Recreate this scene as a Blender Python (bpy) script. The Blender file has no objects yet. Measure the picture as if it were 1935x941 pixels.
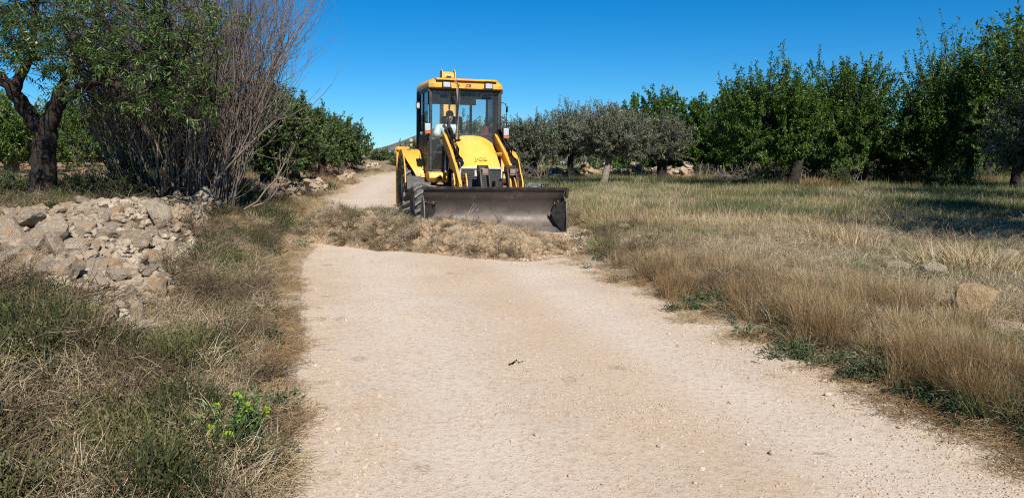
import bpy, bmesh, math, random
import numpy as np
from mathutils import Vector, Matrix, noise as mnoise

scene = bpy.context.scene
# ------------------------------------------------------------------ camera, sky, sun, exposure
F, CX, CY, EYE, HOR, SLOPE = 1450.0, 967.5, 470.5, 1.55, 291.0, 0.0145
PITCH = math.atan((CY - HOR) / F)
cam_data = bpy.data.cameras.new('camera')
cam_data.sensor_width = 36.0
cam_data.lens = 36.0 * F / 1935.0
cam_data.clip_start = 0.05
cam_data.clip_end = 12000.0
cam = bpy.data.objects.new('camera', cam_data)
cam.location = (0, 0, EYE)
cam.rotation_euler = (math.radians(90) - PITCH, 0, 0)
scene.collection.objects.link(cam)
scene.camera = cam

SUN_ELEV = math.radians(41)
SUN_AZ = math.radians(161)      # clockwise from +Y (the view direction): behind the camera, a little to the right
world = bpy.data.worlds.new('World')
scene.world = world
world.use_nodes = True
wn = world.node_tree.nodes
wl = world.node_tree.links
bg = wn['Background']
sky = wn.new('ShaderNodeTexSky')
sky.sky_type = 'NISHITA'
sky.sun_disc = False
sky.sun_elevation = SUN_ELEV
sky.sun_rotation = SUN_AZ
sky.altitude = 2000
sky.air_density = 1.0
sky.dust_density = 0.0
sky.ozone_density = 3.0
hsv = wn.new('ShaderNodeHueSaturation')
hsv.inputs['Saturation'].default_value = 1.2
hsv.inputs['Value'].default_value = 1.0
tnt = wn.new('ShaderNodeMix'); tnt.data_type = 'RGBA'; tnt.blend_type = 'MULTIPLY'; tnt.inputs[0].default_value = 1.0
tnt.inputs[7].default_value = (0.58, 0.90, 1.14, 1)
wl.new(sky.outputs[0], tnt.inputs[6]); wl.new(tnt.outputs[2], hsv.inputs['Color'])
wl.new(hsv.outputs[0], bg.inputs['Color'])
bg.inputs['Strength'].default_value = 0.068

sun_data = bpy.data.lights.new('sun', 'SUN')
sun_data.energy = 5.0
sun_data.angle = math.radians(0.53)
sun_data.color = (1.0, 0.95, 0.87)
sun = bpy.data.objects.new('sun', sun_data)
sdir = Vector((math.sin(SUN_AZ) * math.cos(SUN_ELEV), math.cos(SUN_AZ) * math.cos(SUN_ELEV), math.sin(SUN_ELEV)))
sun.rotation_euler = (-sdir).to_track_quat('-Z', 'Y').to_euler()
sun.location = (20, -40, 60)
scene.collection.objects.link(sun)

scene.view_settings.view_transform = 'Standard'
scene.view_settings.look = 'None'
scene.view_settings.exposure = 0.42
scene.view_settings.gamma = 1.0
scene.cycles.max_bounces = 6
scene.cycles.diffuse_bounces = 3
scene.cycles.glossy_bounces = 3
scene.cycles.transmission_bounces = 4
scene.cycles.transparent_max_bounces = 12
scene.cycles.caustics_reflective = False
scene.cycles.caustics_refractive = False
scene.cycles.use_denoising = False
scene.cycles.filter_width = 1.1

rng = np.random.default_rng(11)
random.seed(11)
COL = scene.collection

# ------------------------------------------------------------------ object helpers
def tag(o, label=None, cat=None, group=None, kind=None):
    if label: o['label'] = label
    if cat: o['category'] = cat
    if group: o['group'] = group
    if kind: o['kind'] = kind
    return o

def empty(name, loc=(0, 0, 0), rot=(0, 0, 0), **k):
    o = bpy.data.objects.new(name, None)
    o.empty_display_size = 0.2
    o.location = loc
    o.rotation_euler = rot
    COL.objects.link(o)
    return tag(o, **k)

def link(name, me, parent=None, loc=None, rot=None, **k):
    o = bpy.data.objects.new(name, me)
    if loc is not None: o.location = loc
    if rot is not None: o.rotation_euler = rot
    COL.objects.link(o)
    if parent is not None: o.parent = parent
    return tag(o, **k)

def np_mesh(name, V, Fs, mat=None, smooth=False, attrs=None):
    """V (n,3); Fs a list of int arrays (m,k)."""
    me = bpy.data.meshes.new(name)
    V = np.asarray(V, dtype=np.float32)
    Fs = [np.asarray(f, dtype=np.int32) for f in Fs if len(f)]
    nl = sum(f.size for f in Fs)
    nf = sum(len(f) for f in Fs)
    me.vertices.add(len(V))
    me.vertices.foreach_set('co', V.ravel())
    me.loops.add(nl)
    me.loops.foreach_set('vertex_index', np.concatenate([f.ravel() for f in Fs]))
    me.polygons.add(nf)
    tot = np.concatenate([np.full(len(f), f.shape[1], dtype=np.int32) for f in Fs])
    st = np.concatenate([[0], np.cumsum(tot)[:-1]]).astype(np.int32)
    me.polygons.foreach_set('loop_start', st)
    me.polygons.foreach_set('use_smooth', np.full(nf, smooth, dtype=bool))
    me.update(calc_edges=True)
    for k, a in (attrs or {}).items():
        at_ = me.attributes.new(k, 'FLOAT', 'POINT')
        at_.data.foreach_set('value', np.asarray(a, dtype=np.float32))
    if mat: me.materials.append(mat)
    return me

class MB:
    """collects solid shapes into one mesh"""
    def __init__(self):
        self.v = []; self.f = []
    def add(self, pts, faces):
        n = len(self.v)
        self.v += [tuple(p) for p in pts]
        self.f += [tuple(i + n for i in f) for f in faces]
        return self
    def box(self, c, s, rot=None, taper=1.0):
        x, y, z = s[0] / 2, s[1] / 2, s[2] / 2
        pts = [Vector((sx * x * (taper if sz > 0 else 1), sy * y * (taper if sz > 0 else 1), sz * z)) for sz in (-1, 1) for sx, sy in ((-1, -1), (1, -1), (1, 1), (-1, 1))]
        if rot is not None:
            m = Matrix.Rotation(rot[2], 3, 'Z') @ Matrix.Rotation(rot[1], 3, 'Y') @ Matrix.Rotation(rot[0], 3, 'X')
            pts = [m @ p for p in pts]
        pts = [p + Vector(c) for p in pts]
        return self.add(pts, [(3, 2, 1, 0), (4, 5, 6, 7), (0, 1, 5, 4), (1, 2, 6, 5), (2, 3, 7, 6), (3, 0, 4, 7)])
    def prism(self, poly, a, b, axis='x'):
        """poly of (y,z) extruded along x from a to b (or (x,z) along y, (x,y) along z)"""
        n = len(poly)
        def mk(t, p):
            return (t, p[0], p[1]) if axis == 'x' else ((p[0], t, p[1]) if axis == 'y' else (p[0], p[1], t))
        pts = [mk(a, p) for p in poly] + [mk(b, p) for p in poly]
        fs = [tuple(range(n - 1, -1, -1)), tuple(range(n, 2 * n))]
        fs += [(i, (i + 1) % n, n + (i + 1) % n, n + i) for i in range(n)]
        return self.add(pts, fs)
    def loft(self, rings, closed=True, caps=True):
        n = len(rings[0]); pts = [p for r in rings for p in r]; fs = []
        for k in range(len(rings) - 1):
            for i in range(n if closed else n - 1):
                j = (i + 1) % n
                fs.append((k * n + i, k * n + j, (k + 1) * n + j, (k + 1) * n + i))
        if caps:
            fs.append(tuple(range(n - 1, -1, -1)))
            fs.append(tuple(range((len(rings) - 1) * n, len(rings) * n)))
        return self.add(pts, fs)
    def tube(self, path, r, n=8, caps=True):
        path = [Vector(p) for p in path]
        rs = r if isinstance(r, (list, tuple)) else [r] * len(path)
        rings = []
        up = Vector((0.13, 0.27, 0.95)).normalized()
        for i, p in enumerate(path):
            d = (path[min(i + 1, len(path) - 1)] - path[max(i - 1, 0)])
            if d.length < 1e-9: d = Vector((0, 0, 1))
            d.normalize()
            if abs(d.dot(up)) > 0.95: up = Vector((0.9, 0.3, 0.1)).normalized()
            a = d.cross(up).normalized(); b = d.cross(a)
            up = b
            rings.append([p + rs[i] * (math.cos(t) * a + math.sin(t) * b) for t in [2 * math.pi * k / n for k in range(n)]])
        return self.loft(rings, True, caps)
    def lathe(self, prof, c, n=32, axis='x'):
        """prof of (offset along axis, radius)"""
        rings = []
        for off, rad in prof:
            ring = []
            for k in range(n):
                t = 2 * math.pi * k / n
                if axis == 'x': ring.append((c[0] + off, c[1] + rad * math.cos(t), c[2] + rad * math.sin(t)))
                elif axis == 'y': ring.append((c[0] + rad * math.cos(t), c[1] + off, c[2] + rad * math.sin(t)))
                else: ring.append((c[0] + rad * math.cos(t), c[1] + rad * math.sin(t), c[2] + off))
            rings.append(ring)
        return self.loft(rings, True, True)
    def mesh(self, name, mat=None, smooth=False, angle=None):
        me = bpy.data.meshes.new(name)
        me.from_pydata(self.v, [], self.f)
        bm = bmesh.new(); bm.from_mesh(me)
        bmesh.ops.recalc_face_normals(bm, faces=bm.faces)
        if angle is not None:
            for f in bm.faces: f.smooth = True
            for e in bm.edges:
                if len(e.link_faces) != 2 or e.calc_face_angle(0) > math.radians(angle): e.smooth = False
        elif smooth:
            for f in bm.faces: f.smooth = True
        bm.to_mesh(me); bm.free()
        if mat: me.materials.append(mat)
        return me
    def obj(self, name, mat, parent=None, bevel=0, angle=35, **k):
        o = link(name, self.mesh(name, mat, angle=angle), parent, **k)
        if bevel:
            m = o.modifiers.new('bevel', 'BEVEL'); m.width = bevel; m.segments = 2; m.limit_method = 'ANGLE'; m.angle_limit = math.radians(40)
        return o

# ------------------------------------------------------------------ noise and terrain
def vnoise(x, y, seed=0, scale=1.0):
    x = np.asarray(x, float) / scale + seed * 17.31; y = np.asarray(y, float) / scale + seed * 9.73
    xi = np.floor(x); yi = np.floor(y); fx = x - xi; fy = y - yi
    fx = fx * fx * (3 - 2 * fx); fy = fy * fy * (3 - 2 * fy)
    def h(a, b):
        s = np.sin(a * 127.1 + b * 311.7 + seed * 74.7) * 43758.5453
        return s - np.floor(s)
    return (h(xi, yi) * (1 - fx) + h(xi + 1, yi) * fx) * (1 - fy) + (h(xi, yi + 1) * (1 - fx) + h(xi + 1, yi + 1) * fx) * fy
def fbm(x, y, seed=0, scale=1.0, o=4):
    s = 0; a = 0.5; t = 0
    for k in range(o):
        s = s + a * vnoise(x, y, seed + k, scale); t += a; a *= 0.5; scale *= 0.5
    return s / t
def sstep(a, b, x):
    t = np.clip((np.asarray(x, float) - a) / (b - a), 0, 1)
    return t * t * (3 - 2 * t)

def ray(px, py):
    x = (px - CX) / F; y = -(py - CY) / F
    return Vector((x, math.cos(PITCH) + y * math.sin(PITCH), -math.sin(PITCH) + y * math.cos(PITCH)))
def at(px, py, d):
    """point of the photograph at distance d (metres along the view direction's ground line)"""
    r = ray(px, py); r = r * (d / r.y)
    return Vector((r.x, r.y, r.z + EYE))

LE = np.array([(-6, 1.2), (0, 0.0), (3.2, -0.89), (4.13, -1.15), (5.13, -1.44), (6.74, -1.89), (9.75, -2.67), (13.25, -3.45), (17.4, -4.3), (22.6, -5.2), (33.8, -6.4), (39, -6.4), (48, -5.4), (60, -1.5), (75, 6)])
RE = np.array([(-6, 4.8), (0, 3.6), (3.9, 2.52), (6.1, 1.93), (10.3, 0.85), (12.2, 0.95), (13.4, 1.05), (15, .5), (17.4, -0.4), (22.6, -1.4), (33.8, -2.5), (39, -2.5), (48, -1.4), (60, 3), (75, 11)])
def ledge(y): return np.interp(y, LE[:, 0], LE[:, 1])
def redge(y): return np.interp(y, RE[:, 0], RE[:, 1])
def base_h(y):
    y = np.asarray(y, float)
    up = SLOPE * np.minimum(y, 34) + SLOPE * 6 * (1 - np.exp(-np.maximum(y - 34, 0) / 6))
    return up - 12.0 * sstep(70, 500, y)
RIDGE = np.array([(-8.5, 8.2, .03), (-6.6, 8.4, .06), (-5.7, 8.8, .10), (-5.2, 9.8, .10), (-4.9, 11.2, .08), (-5.1, 13.0, .06), (-5.4, 14.5, .1)])
def ridge_d(x, y):
    x = np.asarray(x, float); y = np.asarray(y, float)
    best = np.full(np.broadcast(x, y).shape, 1e9); hh = np.zeros_like(best)
    for a, b in zip(RIDGE[:-1], RIDGE[1:]):
        ab = b[:2] - a[:2]; t = np.clip(((x - a[0]) * ab[0] + (y - a[1]) * ab[1]) / (ab @ ab), 0, 1)
        d = np.hypot(x - a[0] - t * ab[0], y - a[1] - t * ab[1])
        m = d < best
        best = np.where(m, d, best); hh = np.where(m, a[2] + t * (b[2] - a[2]), hh)
    return best, hh
def heapmask(x, y):
    x = np.asarray(x, float); y = np.asarray(y, float); w = (fbm(x, y, 15, .6, 3) - .5) * .6
    r = np.interp(y, [4.3, 5.2, 7.3, 9.5, 11.5, 13, 14.5], [-2.35, -2.43, -3.2, -3.75, -4.4, -4.8, -5.2]) - x + w
    f = y - np.interp(x, [-8, -4.43, -3.4, -2.65, -2.3], [7.0, 6.6, 5.7, 4.85, 4.4]) + w
    b = np.interp(x, [-8, -6.3, -5.8, -5.5, -5.2], [9.0, 9.3, 10.2, 13, 14.8]) - y
    return sstep(0, .3, r) * sstep(0, .3, f) * sstep(-.1, .2, b)
def ground_h(x, y):
    x = np.asarray(x, float); y = np.asarray(y, float)
    wob = (fbm(x, y, 3, 0.8, 3) - 0.5) * 0.5
    sl = ledge(y) - x + wob * 0.6; sr = x - redge(y) + wob * 0.5
    h = base_h(y)
    left = sstep(-0.1, 0.35, sl) * 0.05 + sstep(0.2, 2.6, sl) * (0.20 + 0.22 * sstep(4, 10, y)) + sstep(0.1, 1.0, sl) * (fbm(x, y, 5, 0.8, 4) - 0.45) * 0.42
    left = left + sstep(2.2, 4.5, sl) * 0.12
    right = sstep(-0.1, 0.35, sr) * 0.05 + sstep(0.1, 1.2, sr) * (fbm(x, y, 7, 1.6, 4) - 0.4) * 0.16
    inside = -0.04 * sstep(0.1, -0.25, sl) * sstep(0.1, -0.25, sr)
    rd, rh = ridge_d(x, y)
    heap = rh * np.clip(1 - rd / 2.3, 0, 1) * (.85 + .3 * fbm(x, y, 14, .7, 3)) + .10 * heapmask(x, y)
    return h + np.where(sl > -0.3, left, 0) + np.where(sr > -0.3, right, 0) + inside + heap
def gz(x, y): return float(ground_h(x, y))
def on(px, py, d):
    p = at(px, py, d); return Vector((p.x, p.y, gz(p.x, p.y)))

# ------------------------------------------------------------------ materials
def nodemat(name):
    m = bpy.data.materials.new(name); m.use_nodes = True
    nt = m.node_tree; p = nt.nodes['Principled BSDF']
    return m, nt, p
def N(nt, t, **k):
    n = nt.nodes.new(t)
    for a, b in k.items(): setattr(n, a, b)
    return n
def ramp(nt, stops, interp='LINEAR'):
    r = N(nt, 'ShaderNodeValToRGB'); r.color_ramp.interpolation = interp
    e = r.color_ramp.elements
    while len(e) < len(stops): e.new(0.5)
    for i, (p, c) in enumerate(stops):
        e[i].position = p; e[i].color = (*c, 1)
    return r
def noise(nt, scale, detail=4, rough=0.55, coord='Object', dist=0.0):
    tc = N(nt, 'ShaderNodeTexCoord'); n = N(nt, 'ShaderNodeTexNoise')
    n.inputs['Scale'].default_value = scale; n.inputs['Detail'].default_value = detail; n.inputs['Roughness'].default_value = rough
    n.inputs['Distortion'].default_value = dist
    nt.links.new(tc.outputs[coord], n.inputs['Vector']); return n
def mixc(nt, fac, a, b, blend='MIX'):
    m = N(nt, 'ShaderNodeMix', data_type='RGBA', blend_type=blend)
    for s, v in ((m.inputs[0], fac), (m.inputs[6], a), (m.inputs[7], b)):
        if hasattr(v, 'is_linked') or hasattr(v, 'links'): nt.links.new(v, s)
        elif isinstance(v, (tuple, list)): s.default_value = (*v, 1)
        else: s.default_value = v
    return m.outputs[2]
def math_(nt, op, a, b=0.0, clamp=False):
    m = N(nt, 'ShaderNodeMath', operation=op); m.use_clamp = clamp
    for s, v in ((m.inputs[0], a), (m.inputs[1], b)):
        if hasattr(v, 'links'): nt.links.new(v, s)
        else: s.default_value = v
    return m.outputs[0]
def bump(nt, p, h, strength=0.5, dist=0.02):
    b = N(nt, 'ShaderNodeBump'); b.inputs['Strength'].default_value = strength; b.inputs['Distance'].default_value = dist
    nt.links.new(h, b.inputs['Height']); nt.links.new(b.outputs[0], p.inputs['Normal'])

def leafmat(name, stops, rough=0.5, trans=0.3, spec=0.3, inst=False, spread=0.5):
    m, nt, p = nodemat(name)
    a = N(nt, 'ShaderNodeAttribute', attribute_name='tint')
    v = a.outputs['Fac']
    if inst:
        b = N(nt, 'ShaderNodeAttribute', attribute_name='itint', attribute_type='INSTANCER')
        v = math_(nt, 'ADD', b.outputs['Fac'], math_(nt, 'MULTIPLY', math_(nt, 'SUBTRACT', v, 0.5), spread), True)
    r = ramp(nt, stops); nt.links.new(v, r.inputs[0])
    nt.links.new(r.outputs[0], p.inputs['Base Color'])
    p.inputs['Roughness'].default_value = rough
    p.inputs['Specular IOR Level'].default_value = spec
    if trans > 0:
        t = N(nt, 'ShaderNodeBsdfTranslucent'); nt.links.new(mixc(nt, 0.5, r.outputs[0], (0.5, 0.55, 0.1), 'SOFT_LIGHT'), t.inputs['Color'])
        mx = N(nt, 'ShaderNodeMixShader'); mx.inputs[0].default_value = trans
        nt.links.new(p.outputs[0], mx.inputs[1]); nt.links.new(t.outputs[0], mx.inputs[2])
        nt.links.new(mx.outputs[0], nt.nodes['Material Output'].inputs['Surface'])
    return m

def rockmat(name, cols, scale=6.0, bstr=0.9):
    m, nt, p = nodemat(name)
    oi = N(nt, 'ShaderNodeObjectInfo')
    r = ramp(nt, [(i / (len(cols) - 1), c) for i, c in enumerate(cols)])
    n1 = noise(nt, scale, 6, 0.65); n2 = noise(nt, scale * 4, 5, 0.7); n3 = noise(nt, scale * .45, 3, .5)
    v = math_(nt, 'ADD', oi.outputs['Random'], math_(nt, 'MULTIPLY', math_(nt, 'SUBTRACT', n3.outputs[0], 0.5), 0.9), True)
    nt.links.new(v, r.inputs[0])
    c = mixc(nt, ramp_out(nt, n1.outputs[0], 0.50, 0.72), r.outputs[0], (0.55, 0.465, 0.355))
    c = mixc(nt, math_(nt, 'MULTIPLY', ramp_out(nt, n2.outputs[0], 0.54, 0.68), .4), c, (0.20, 0.15, 0.10))
    nt.links.new(c, p.inputs['Base Color'])
    p.inputs['Roughness'].default_value = 0.9
    p.inputs['Specular IOR Level'].default_value = 0.15
    bump(nt, p, math_(nt, 'ADD', n1.outputs[0], math_(nt, 'MULTIPLY', n2.outputs[0], 0.5)), bstr, 0.05)
    return m
def ramp_out(nt, v, a, b):
    r = N(nt, 'ShaderNodeMapRange'); r.inputs[1].default_value = a; r.inputs[2].default_value = b
    nt.links.new(v, r.inputs[0]); return r.outputs[0]

def flatmat(name, col, rough=0.5, metal=0.0, dirt=None, dscale=5.0, damt=0.5, bumps=0.0, spec=0.5, bscale=30):
    m, nt, p = nodemat(name)
    p.inputs['Roughness'].default_value = rough; p.inputs['Metallic'].default_value = metal
    p.inputs['Specular IOR Level'].default_value = spec
    n = noise(nt, dscale, 6, 0.65)
    d = dirt or tuple(min(1, c * 0.7) for c in col)
    f = math_(nt, 'MULTIPLY', ramp_out(nt, n.outputs[0], 0.42, 0.68), damt)
    nt.links.new(mixc(nt, f, col, d), p.inputs['Base Color'])
    nt.links.new(math_(nt, 'ADD', math_(nt, 'MULTIPLY', f, 0.5), rough, True), p.inputs['Roughness'])
    if bumps:
        n2 = noise(nt, bscale, 4, 0.6); bump(nt, p, n2.outputs[0], bumps, 0.01)
    return m

def glassmat(name, tint=(0.78, 0.86, 0.86), refl=1.45, rough=0.03):
    m, nt, p = nodemat(name)
    nt.nodes.remove(p)
    t = N(nt, 'ShaderNodeBsdfTransparent'); t.inputs[0].default_value = (*tint, 1)
    g = N(nt, 'ShaderNodeBsdfGlossy'); g.inputs['Roughness'].default_value = rough
    f = N(nt, 'ShaderNodeFresnel'); f.inputs[0].default_value = refl
    mx = N(nt, 'ShaderNodeMixShader')
    nt.links.new(f.outputs[0], mx.inputs[0]); nt.links.new(t.outputs[0], mx.inputs[1]); nt.links.new(g.outputs[0], mx.inputs[2])
    d = N(nt, 'ShaderNodeBsdfDiffuse'); d.inputs[0].default_value = (0.55, 0.5, 0.42, 1)
    n = noise(nt, 3.0, 5, 0.7); mx2 = N(nt, 'ShaderNodeMixShader')
    nt.links.new(math_(nt, 'MULTIPLY', n.outputs[0], 0.045), mx2.inputs[0])
    nt.links.new(mx.outputs[0], mx2.inputs[1]); nt.links.new(d.outputs[0], mx2.inputs[2])
    nt.links.new(mx2.outputs[0], nt.nodes['Material Output'].inputs['Surface'])
    return m

M = {}
M['yellow'] = flatmat('yellow paint', (0.80, 0.385, 0.026), 0.42, 0, (0.46, 0.33, 0.16), 5.0, 0.7)
M['hood'] = flatmat('sunlit dusty yellow paint', (0.83, 0.445, 0.048), 0.38, 0, (0.70, 0.50, 0.18), 3.0, 0.6)  # paler than the other panels: strong sun put into the colour, plus dust
M['black'] = flatmat('black plastic', (0.018, 0.018, 0.02), 0.45, 0, (0.10, 0.085, 0.07), 6, 0.5)
M['darksteel'] = flatmat('grimy dark steel', (0.035, 0.032, 0.03), 0.5, 0.3, (0.12, 0.09, 0.07), 8, 0.6, 0.2)
M['bucket'] = flatmat('worn bucket steel', (0.105, 0.082, 0.070), 0.44, 0.25, (0.18, 0.14, 0.11), 4, 0.8, 0.35)
M['edge'] = flatmat('scoured steel', (0.42, 0.42, 0.44), 0.34, 0.9, (0.2, 0.17, 0.15), 9, 0.7, 0.2)
M['ruststeel'] = flatmat('dusty rusty steel', (0.30, 0.22, 0.16), 0.7, 0.1, (0.16, 0.10, 0.07), 12, 0.7, 0.3)
M['chrome'] = flatmat('bright steel', (0.6, 0.6, 0.6), 0.22, 1.0, (0.4, 0.36, 0.3), 8, 0.4)
M['tyre'] = flatmat('dusty tyre rubber', (0.05, 0.049, 0.047), 0.8, 0, (0.17, 0.16, 0.145), 7, 0.75, 0.2)
M['lug'] = flatmat('dusty tyre lug rubber', (0.13, 0.128, 0.12), 0.85, 0, (0.26, 0.235, 0.20), 9, 0.8, 0.2)
M['rim'] = flatmat('pale wheel paint', (0.45, 0.40, 0.32), 0.6, 0, (0.25, 0.2, 0.15), 6, 0.7)
M['glass'] = glassmat('cab glass', (0.92, 0.95, 0.955), 1.33)
M['sideglass'] = glassmat('tinted side glass', (0.09, 0.11, 0.12), 1.3)
M['grey'] = flatmat('headliner grey', (0.36, 0.38, 0.40), 0.8)
M['lens'] = flatmat('lamp lens', (0.75, 0.76, 0.78), 0.15, 0.5, (0.35, 0.35, 0.36), 45, 0.9)
M['orange'] = flatmat('orange indicator lens', (0.70, 0.13, 0.02), 0.25)
M['white'] = flatmat('pale cotton', (0.66, 0.72, 0.68), 0.85, 0, (0.5, 0.56, 0.53), 9, 0.5)
M['maroon'] = flatmat('maroon cloth', (0.15, 0.015, 0.03), 0.85)
M['skin'] = flatmat('skin', (0.36, 0.19, 0.12), 0.55)
M['hair'] = flatmat('dark hair', (0.025, 0.018, 0.014), 0.6)
M['denim'] = flatmat('blue work trousers', (0.05, 0.07, 0.13), 0.85)
M['plate'] = flatmat('pale grey plate', (0.55, 0.55, 0.53), 0.5)
M['radiator'] = flatmat('radiator mesh grey', (0.045, 0.05, 0.052), 0.55, 0.2, (0.13, 0.13, 0.12), 10, .6)
M['paintmark'] = flatmat('dark lettering', (0.03, 0.025, 0.02), 0.6)
M['fadedmark'] = flatmat('faded lettering', (0.79, 0.43, 0.065), 0.6)

M['stone'] = rockmat('limestone', [(0.34, 0.255, 0.17), (0.46, 0.385, 0.285), (0.46, 0.315, 0.18), (0.42, 0.36, 0.28), (0.50, 0.285, 0.125), (0.52, 0.44, 0.335)], 5)
M['boulder'] = rockmat('ochre boulder', [(0.50, 0.33, 0.17), (0.54, 0.37, 0.20)], 5)
M['palestone'] = rockmat('pale stone', [(0.56, 0.42, 0.27), (0.54, 0.44, 0.32), (0.50, 0.39, 0.28)], 7)
M['gravel'] = rockmat('gravel', [(0.40, 0.30, 0.20), (0.52, 0.42, 0.31), (0.46, 0.34, 0.23), (0.58, 0.49, 0.39), (0.36, 0.28, 0.20)], 40, 0.3)
M['rubble'] = rockmat('small rubble', [(0.24, 0.18, 0.12), (0.36, 0.29, 0.21), (0.33, 0.235, 0.145), (0.40, 0.33, 0.245)], 2.2, 1.0)
M['bark'] = flatmat('shade darkened almond bark', (0.026, 0.020, 0.017), 0.9, 0, (0.06, 0.048, 0.04), 9, 0.8, 1.0, 0.2, 18)  # near-black: crown shade on the big trunk is painted into this bark
M['barkpale'] = flatmat('pale grey bark', (0.27, 0.215, 0.165), 0.9, 0, (0.12, 0.095, 0.075), 10, 0.8, 0.9, 0.2, 24)
M['twig'] = flatmat('grey bare twig bark', (0.195, 0.160, 0.132), 0.85, 0, (0.105, 0.085, 0.07), 3, 0.8, 0.3, 0.2)
M['deadwood'] = flatmat('weathered dead wood', (0.34, 0.29, 0.24), 0.9, 0, (0.2, 0.16, 0.13), 8, 0.8, 0.5, 0.2)

M['almond'] = leafmat('almond leaves', [(0, (0.035, 0.066, 0.012)), (0.5, (0.076, 0.142, 0.021)), (0.85, (0.135, 0.22, 0.040)), (1, (0.18, 0.25, 0.07))], 0.42, 0.32, 0.35)
M['almondnear'] = leafmat('near almond leaves', [(0, (0.030, 0.056, 0.014)), (0.5, (0.075, 0.130, 0.028)), (0.9, (0.14, 0.20, 0.055)), (1, (0.2, 0.24, 0.09))], 0.4, 0.32, 0.4)
M['olive'] = leafmat('olive leaves', [(0, (0.045, 0.054, 0.028)), (0.45, (0.115, 0.130, 0.075)), (0.8, (0.21, 0.225, 0.145)), (1, (0.36, 0.37, 0.28))], 0.42, 0.15, 0.45)
M['carob'] = leafmat('carob leaves', [(0, (0.032, 0.056, 0.016)), (0.5, (0.080, 0.125, 0.034)), (1, (0.165, 0.215, 0.075))], 0.42, 0.25, 0.4)
M['scrub'] = leafmat('scrub leaves', [(0, (0.035, 0.05, 0.02)), (0.5, (0.07, 0.09, 0.035)), (1, (0.13, 0.14, 0.06))], 0.6, 0.2, 0.2)
M['straw'] = leafmat('dry grass', [(0, (0.20, 0.115, 0.05)), (0.3, (0.35, 0.235, 0.12)), (0.6, (0.49, 0.365, 0.20)), (1, (0.60, 0.50, 0.34))], 0.6, 0.3, 0.2, True)
M['green'] = leafmat('green grass', [(0, (0.05, 0.075, 0.03)), (0.4, (0.10, 0.135, 0.05)), (0.7, (0.20, 0.215, 0.09)), (1, (0.38, 0.34, 0.17))], 0.5, 0.3, 0.3, True)
M['weed'] = leafmat('roadside weed leaves', [(0, (0.03, 0.055, 0.024)), (0.5, (0.055, 0.09, 0.035)), (1, (0.12, 0.15, 0.07))], 0.5, 0.25, 0.3, True)
M['brush'] = leafmat('dead brush', [(0, (0.062, 0.046, 0.030)), (0.4, (0.165, 0.122, 0.072)), (0.75, (0.32, 0.245, 0.145)), (1, (0.50, 0.41, 0.28))], 0.8, 0.05, 0.1, True, 0.8)
M['shrub'] = leafmat('low shrub leaves', [(0, (0.03, 0.036, 0.014)), (0.4, (0.066, 0.082, 0.026)), (0.75, (0.135, 0.13, 0.05)), (1, (0.20, 0.165, 0.09))], 0.6, 0.2, 0.2, True, 0.8)
M['bluegreen'] = leafmat('spurge leaves', [(0, (0.06, 0.12, 0.04)), (0.5, (0.12, 0.22, 0.07)), (1, (0.34, 0.46, 0.05))], 0.5, 0.3, 0.3)
# ------------------------------------------------------------------ ground and road
def spaced(lo, hi, a, b, step, g):
    c = list(np.arange(a, b + 1e-6, step)); s = step; x = c[-1]
    while x < hi: s *= g; x += s; c.append(x)
    s = step; x = c[0]; pre = []
    while x > lo: s *= g; x -= s; pre.append(x)
    return np.array(pre[::-1] + c)
def grid_mesh(name, X, Y, Z, mat, attrs=None):
    ny, nx = X.shape
    idx = np.arange(nx * ny).reshape(ny, nx)
    q = np.stack([idx[:-1, :-1], idx[:-1, 1:], idx[1:, 1:], idx[1:, :-1]], -1).reshape(-1, 4)
    return np_mesh(name, np.stack([X, Y, Z], -1).reshape(-1, 3), [q], mat, True, attrs)

def ground_mat():
    m, nt, p = nodemat('dry soil')
    a = N(nt, 'ShaderNodeAttribute', attribute_name='red')
    b = N(nt, 'ShaderNodeAttribute', attribute_name='field')
    n1 = noise(nt, 1.3, 6, 0.6); n2 = noise(nt, 9, 6, 0.7); n3 = noise(nt, 60, 4, 0.7)
    c = ramp(nt, [(0.3, (0.20, 0.145, 0.095)), (0.5, (0.30, 0.225, 0.15)), (0.7, (0.38, 0.29, 0.20))]); nt.links.new(n2.outputs[0], c.inputs[0])
    red = mixc(nt, ramp_out(nt, n1.outputs[0], .4, .6), (0.33, 0.19, 0.105), (0.40, 0.27, 0.16))
    fld = mixc(nt, ramp_out(nt, n1.outputs[0], .42, .6), (0.17, 0.155, 0.075), (0.40, 0.31, 0.18))
    x = mixc(nt, a.outputs['Fac'], c.outputs[0], red)
    x = mixc(nt, b.outputs['Fac'], x, fld)
    hp = N(nt, 'ShaderNodeAttribute', attribute_name='crevice_shade')
    x = mixc(nt, hp.outputs['Fac'], x, mixc(nt, ramp_out(nt, n2.outputs[0], .4, .65), (0.13, 0.095, 0.062), (0.22, 0.165, 0.11)))  # soil under the heap painted darker as shade between its stones
    ed = N(nt, 'ShaderNodeAttribute', attribute_name='edge')
    x = mixc(nt, math_(nt, 'MULTIPLY', ed.outputs['Fac'], ramp_out(nt, n1.outputs[0], -.2, .4)), x, mixc(nt, ramp_out(nt, n2.outputs[0], .4, .65), (0.57, 0.46, 0.345), (0.52, 0.40, 0.285)))
    nt.links.new(x, p.inputs['Base Color']); p.inputs['Roughness'].default_value = 1.0; p.inputs['Specular IOR Level'].default_value = 0.05
    bump(nt, p, math_(nt, 'ADD', n2.outputs[0], n3.outputs[0]), 0.8, 0.05)
    return m
gx = spaced(-4500, 4500, -10, 10, 0.13, 1.09)
gy = spaced(-60, 6000, 1.0, 17, 0.13, 1.05)
X, Y = np.meshgrid(gx, gy)
Z = ground_h(X, Y)
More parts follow.
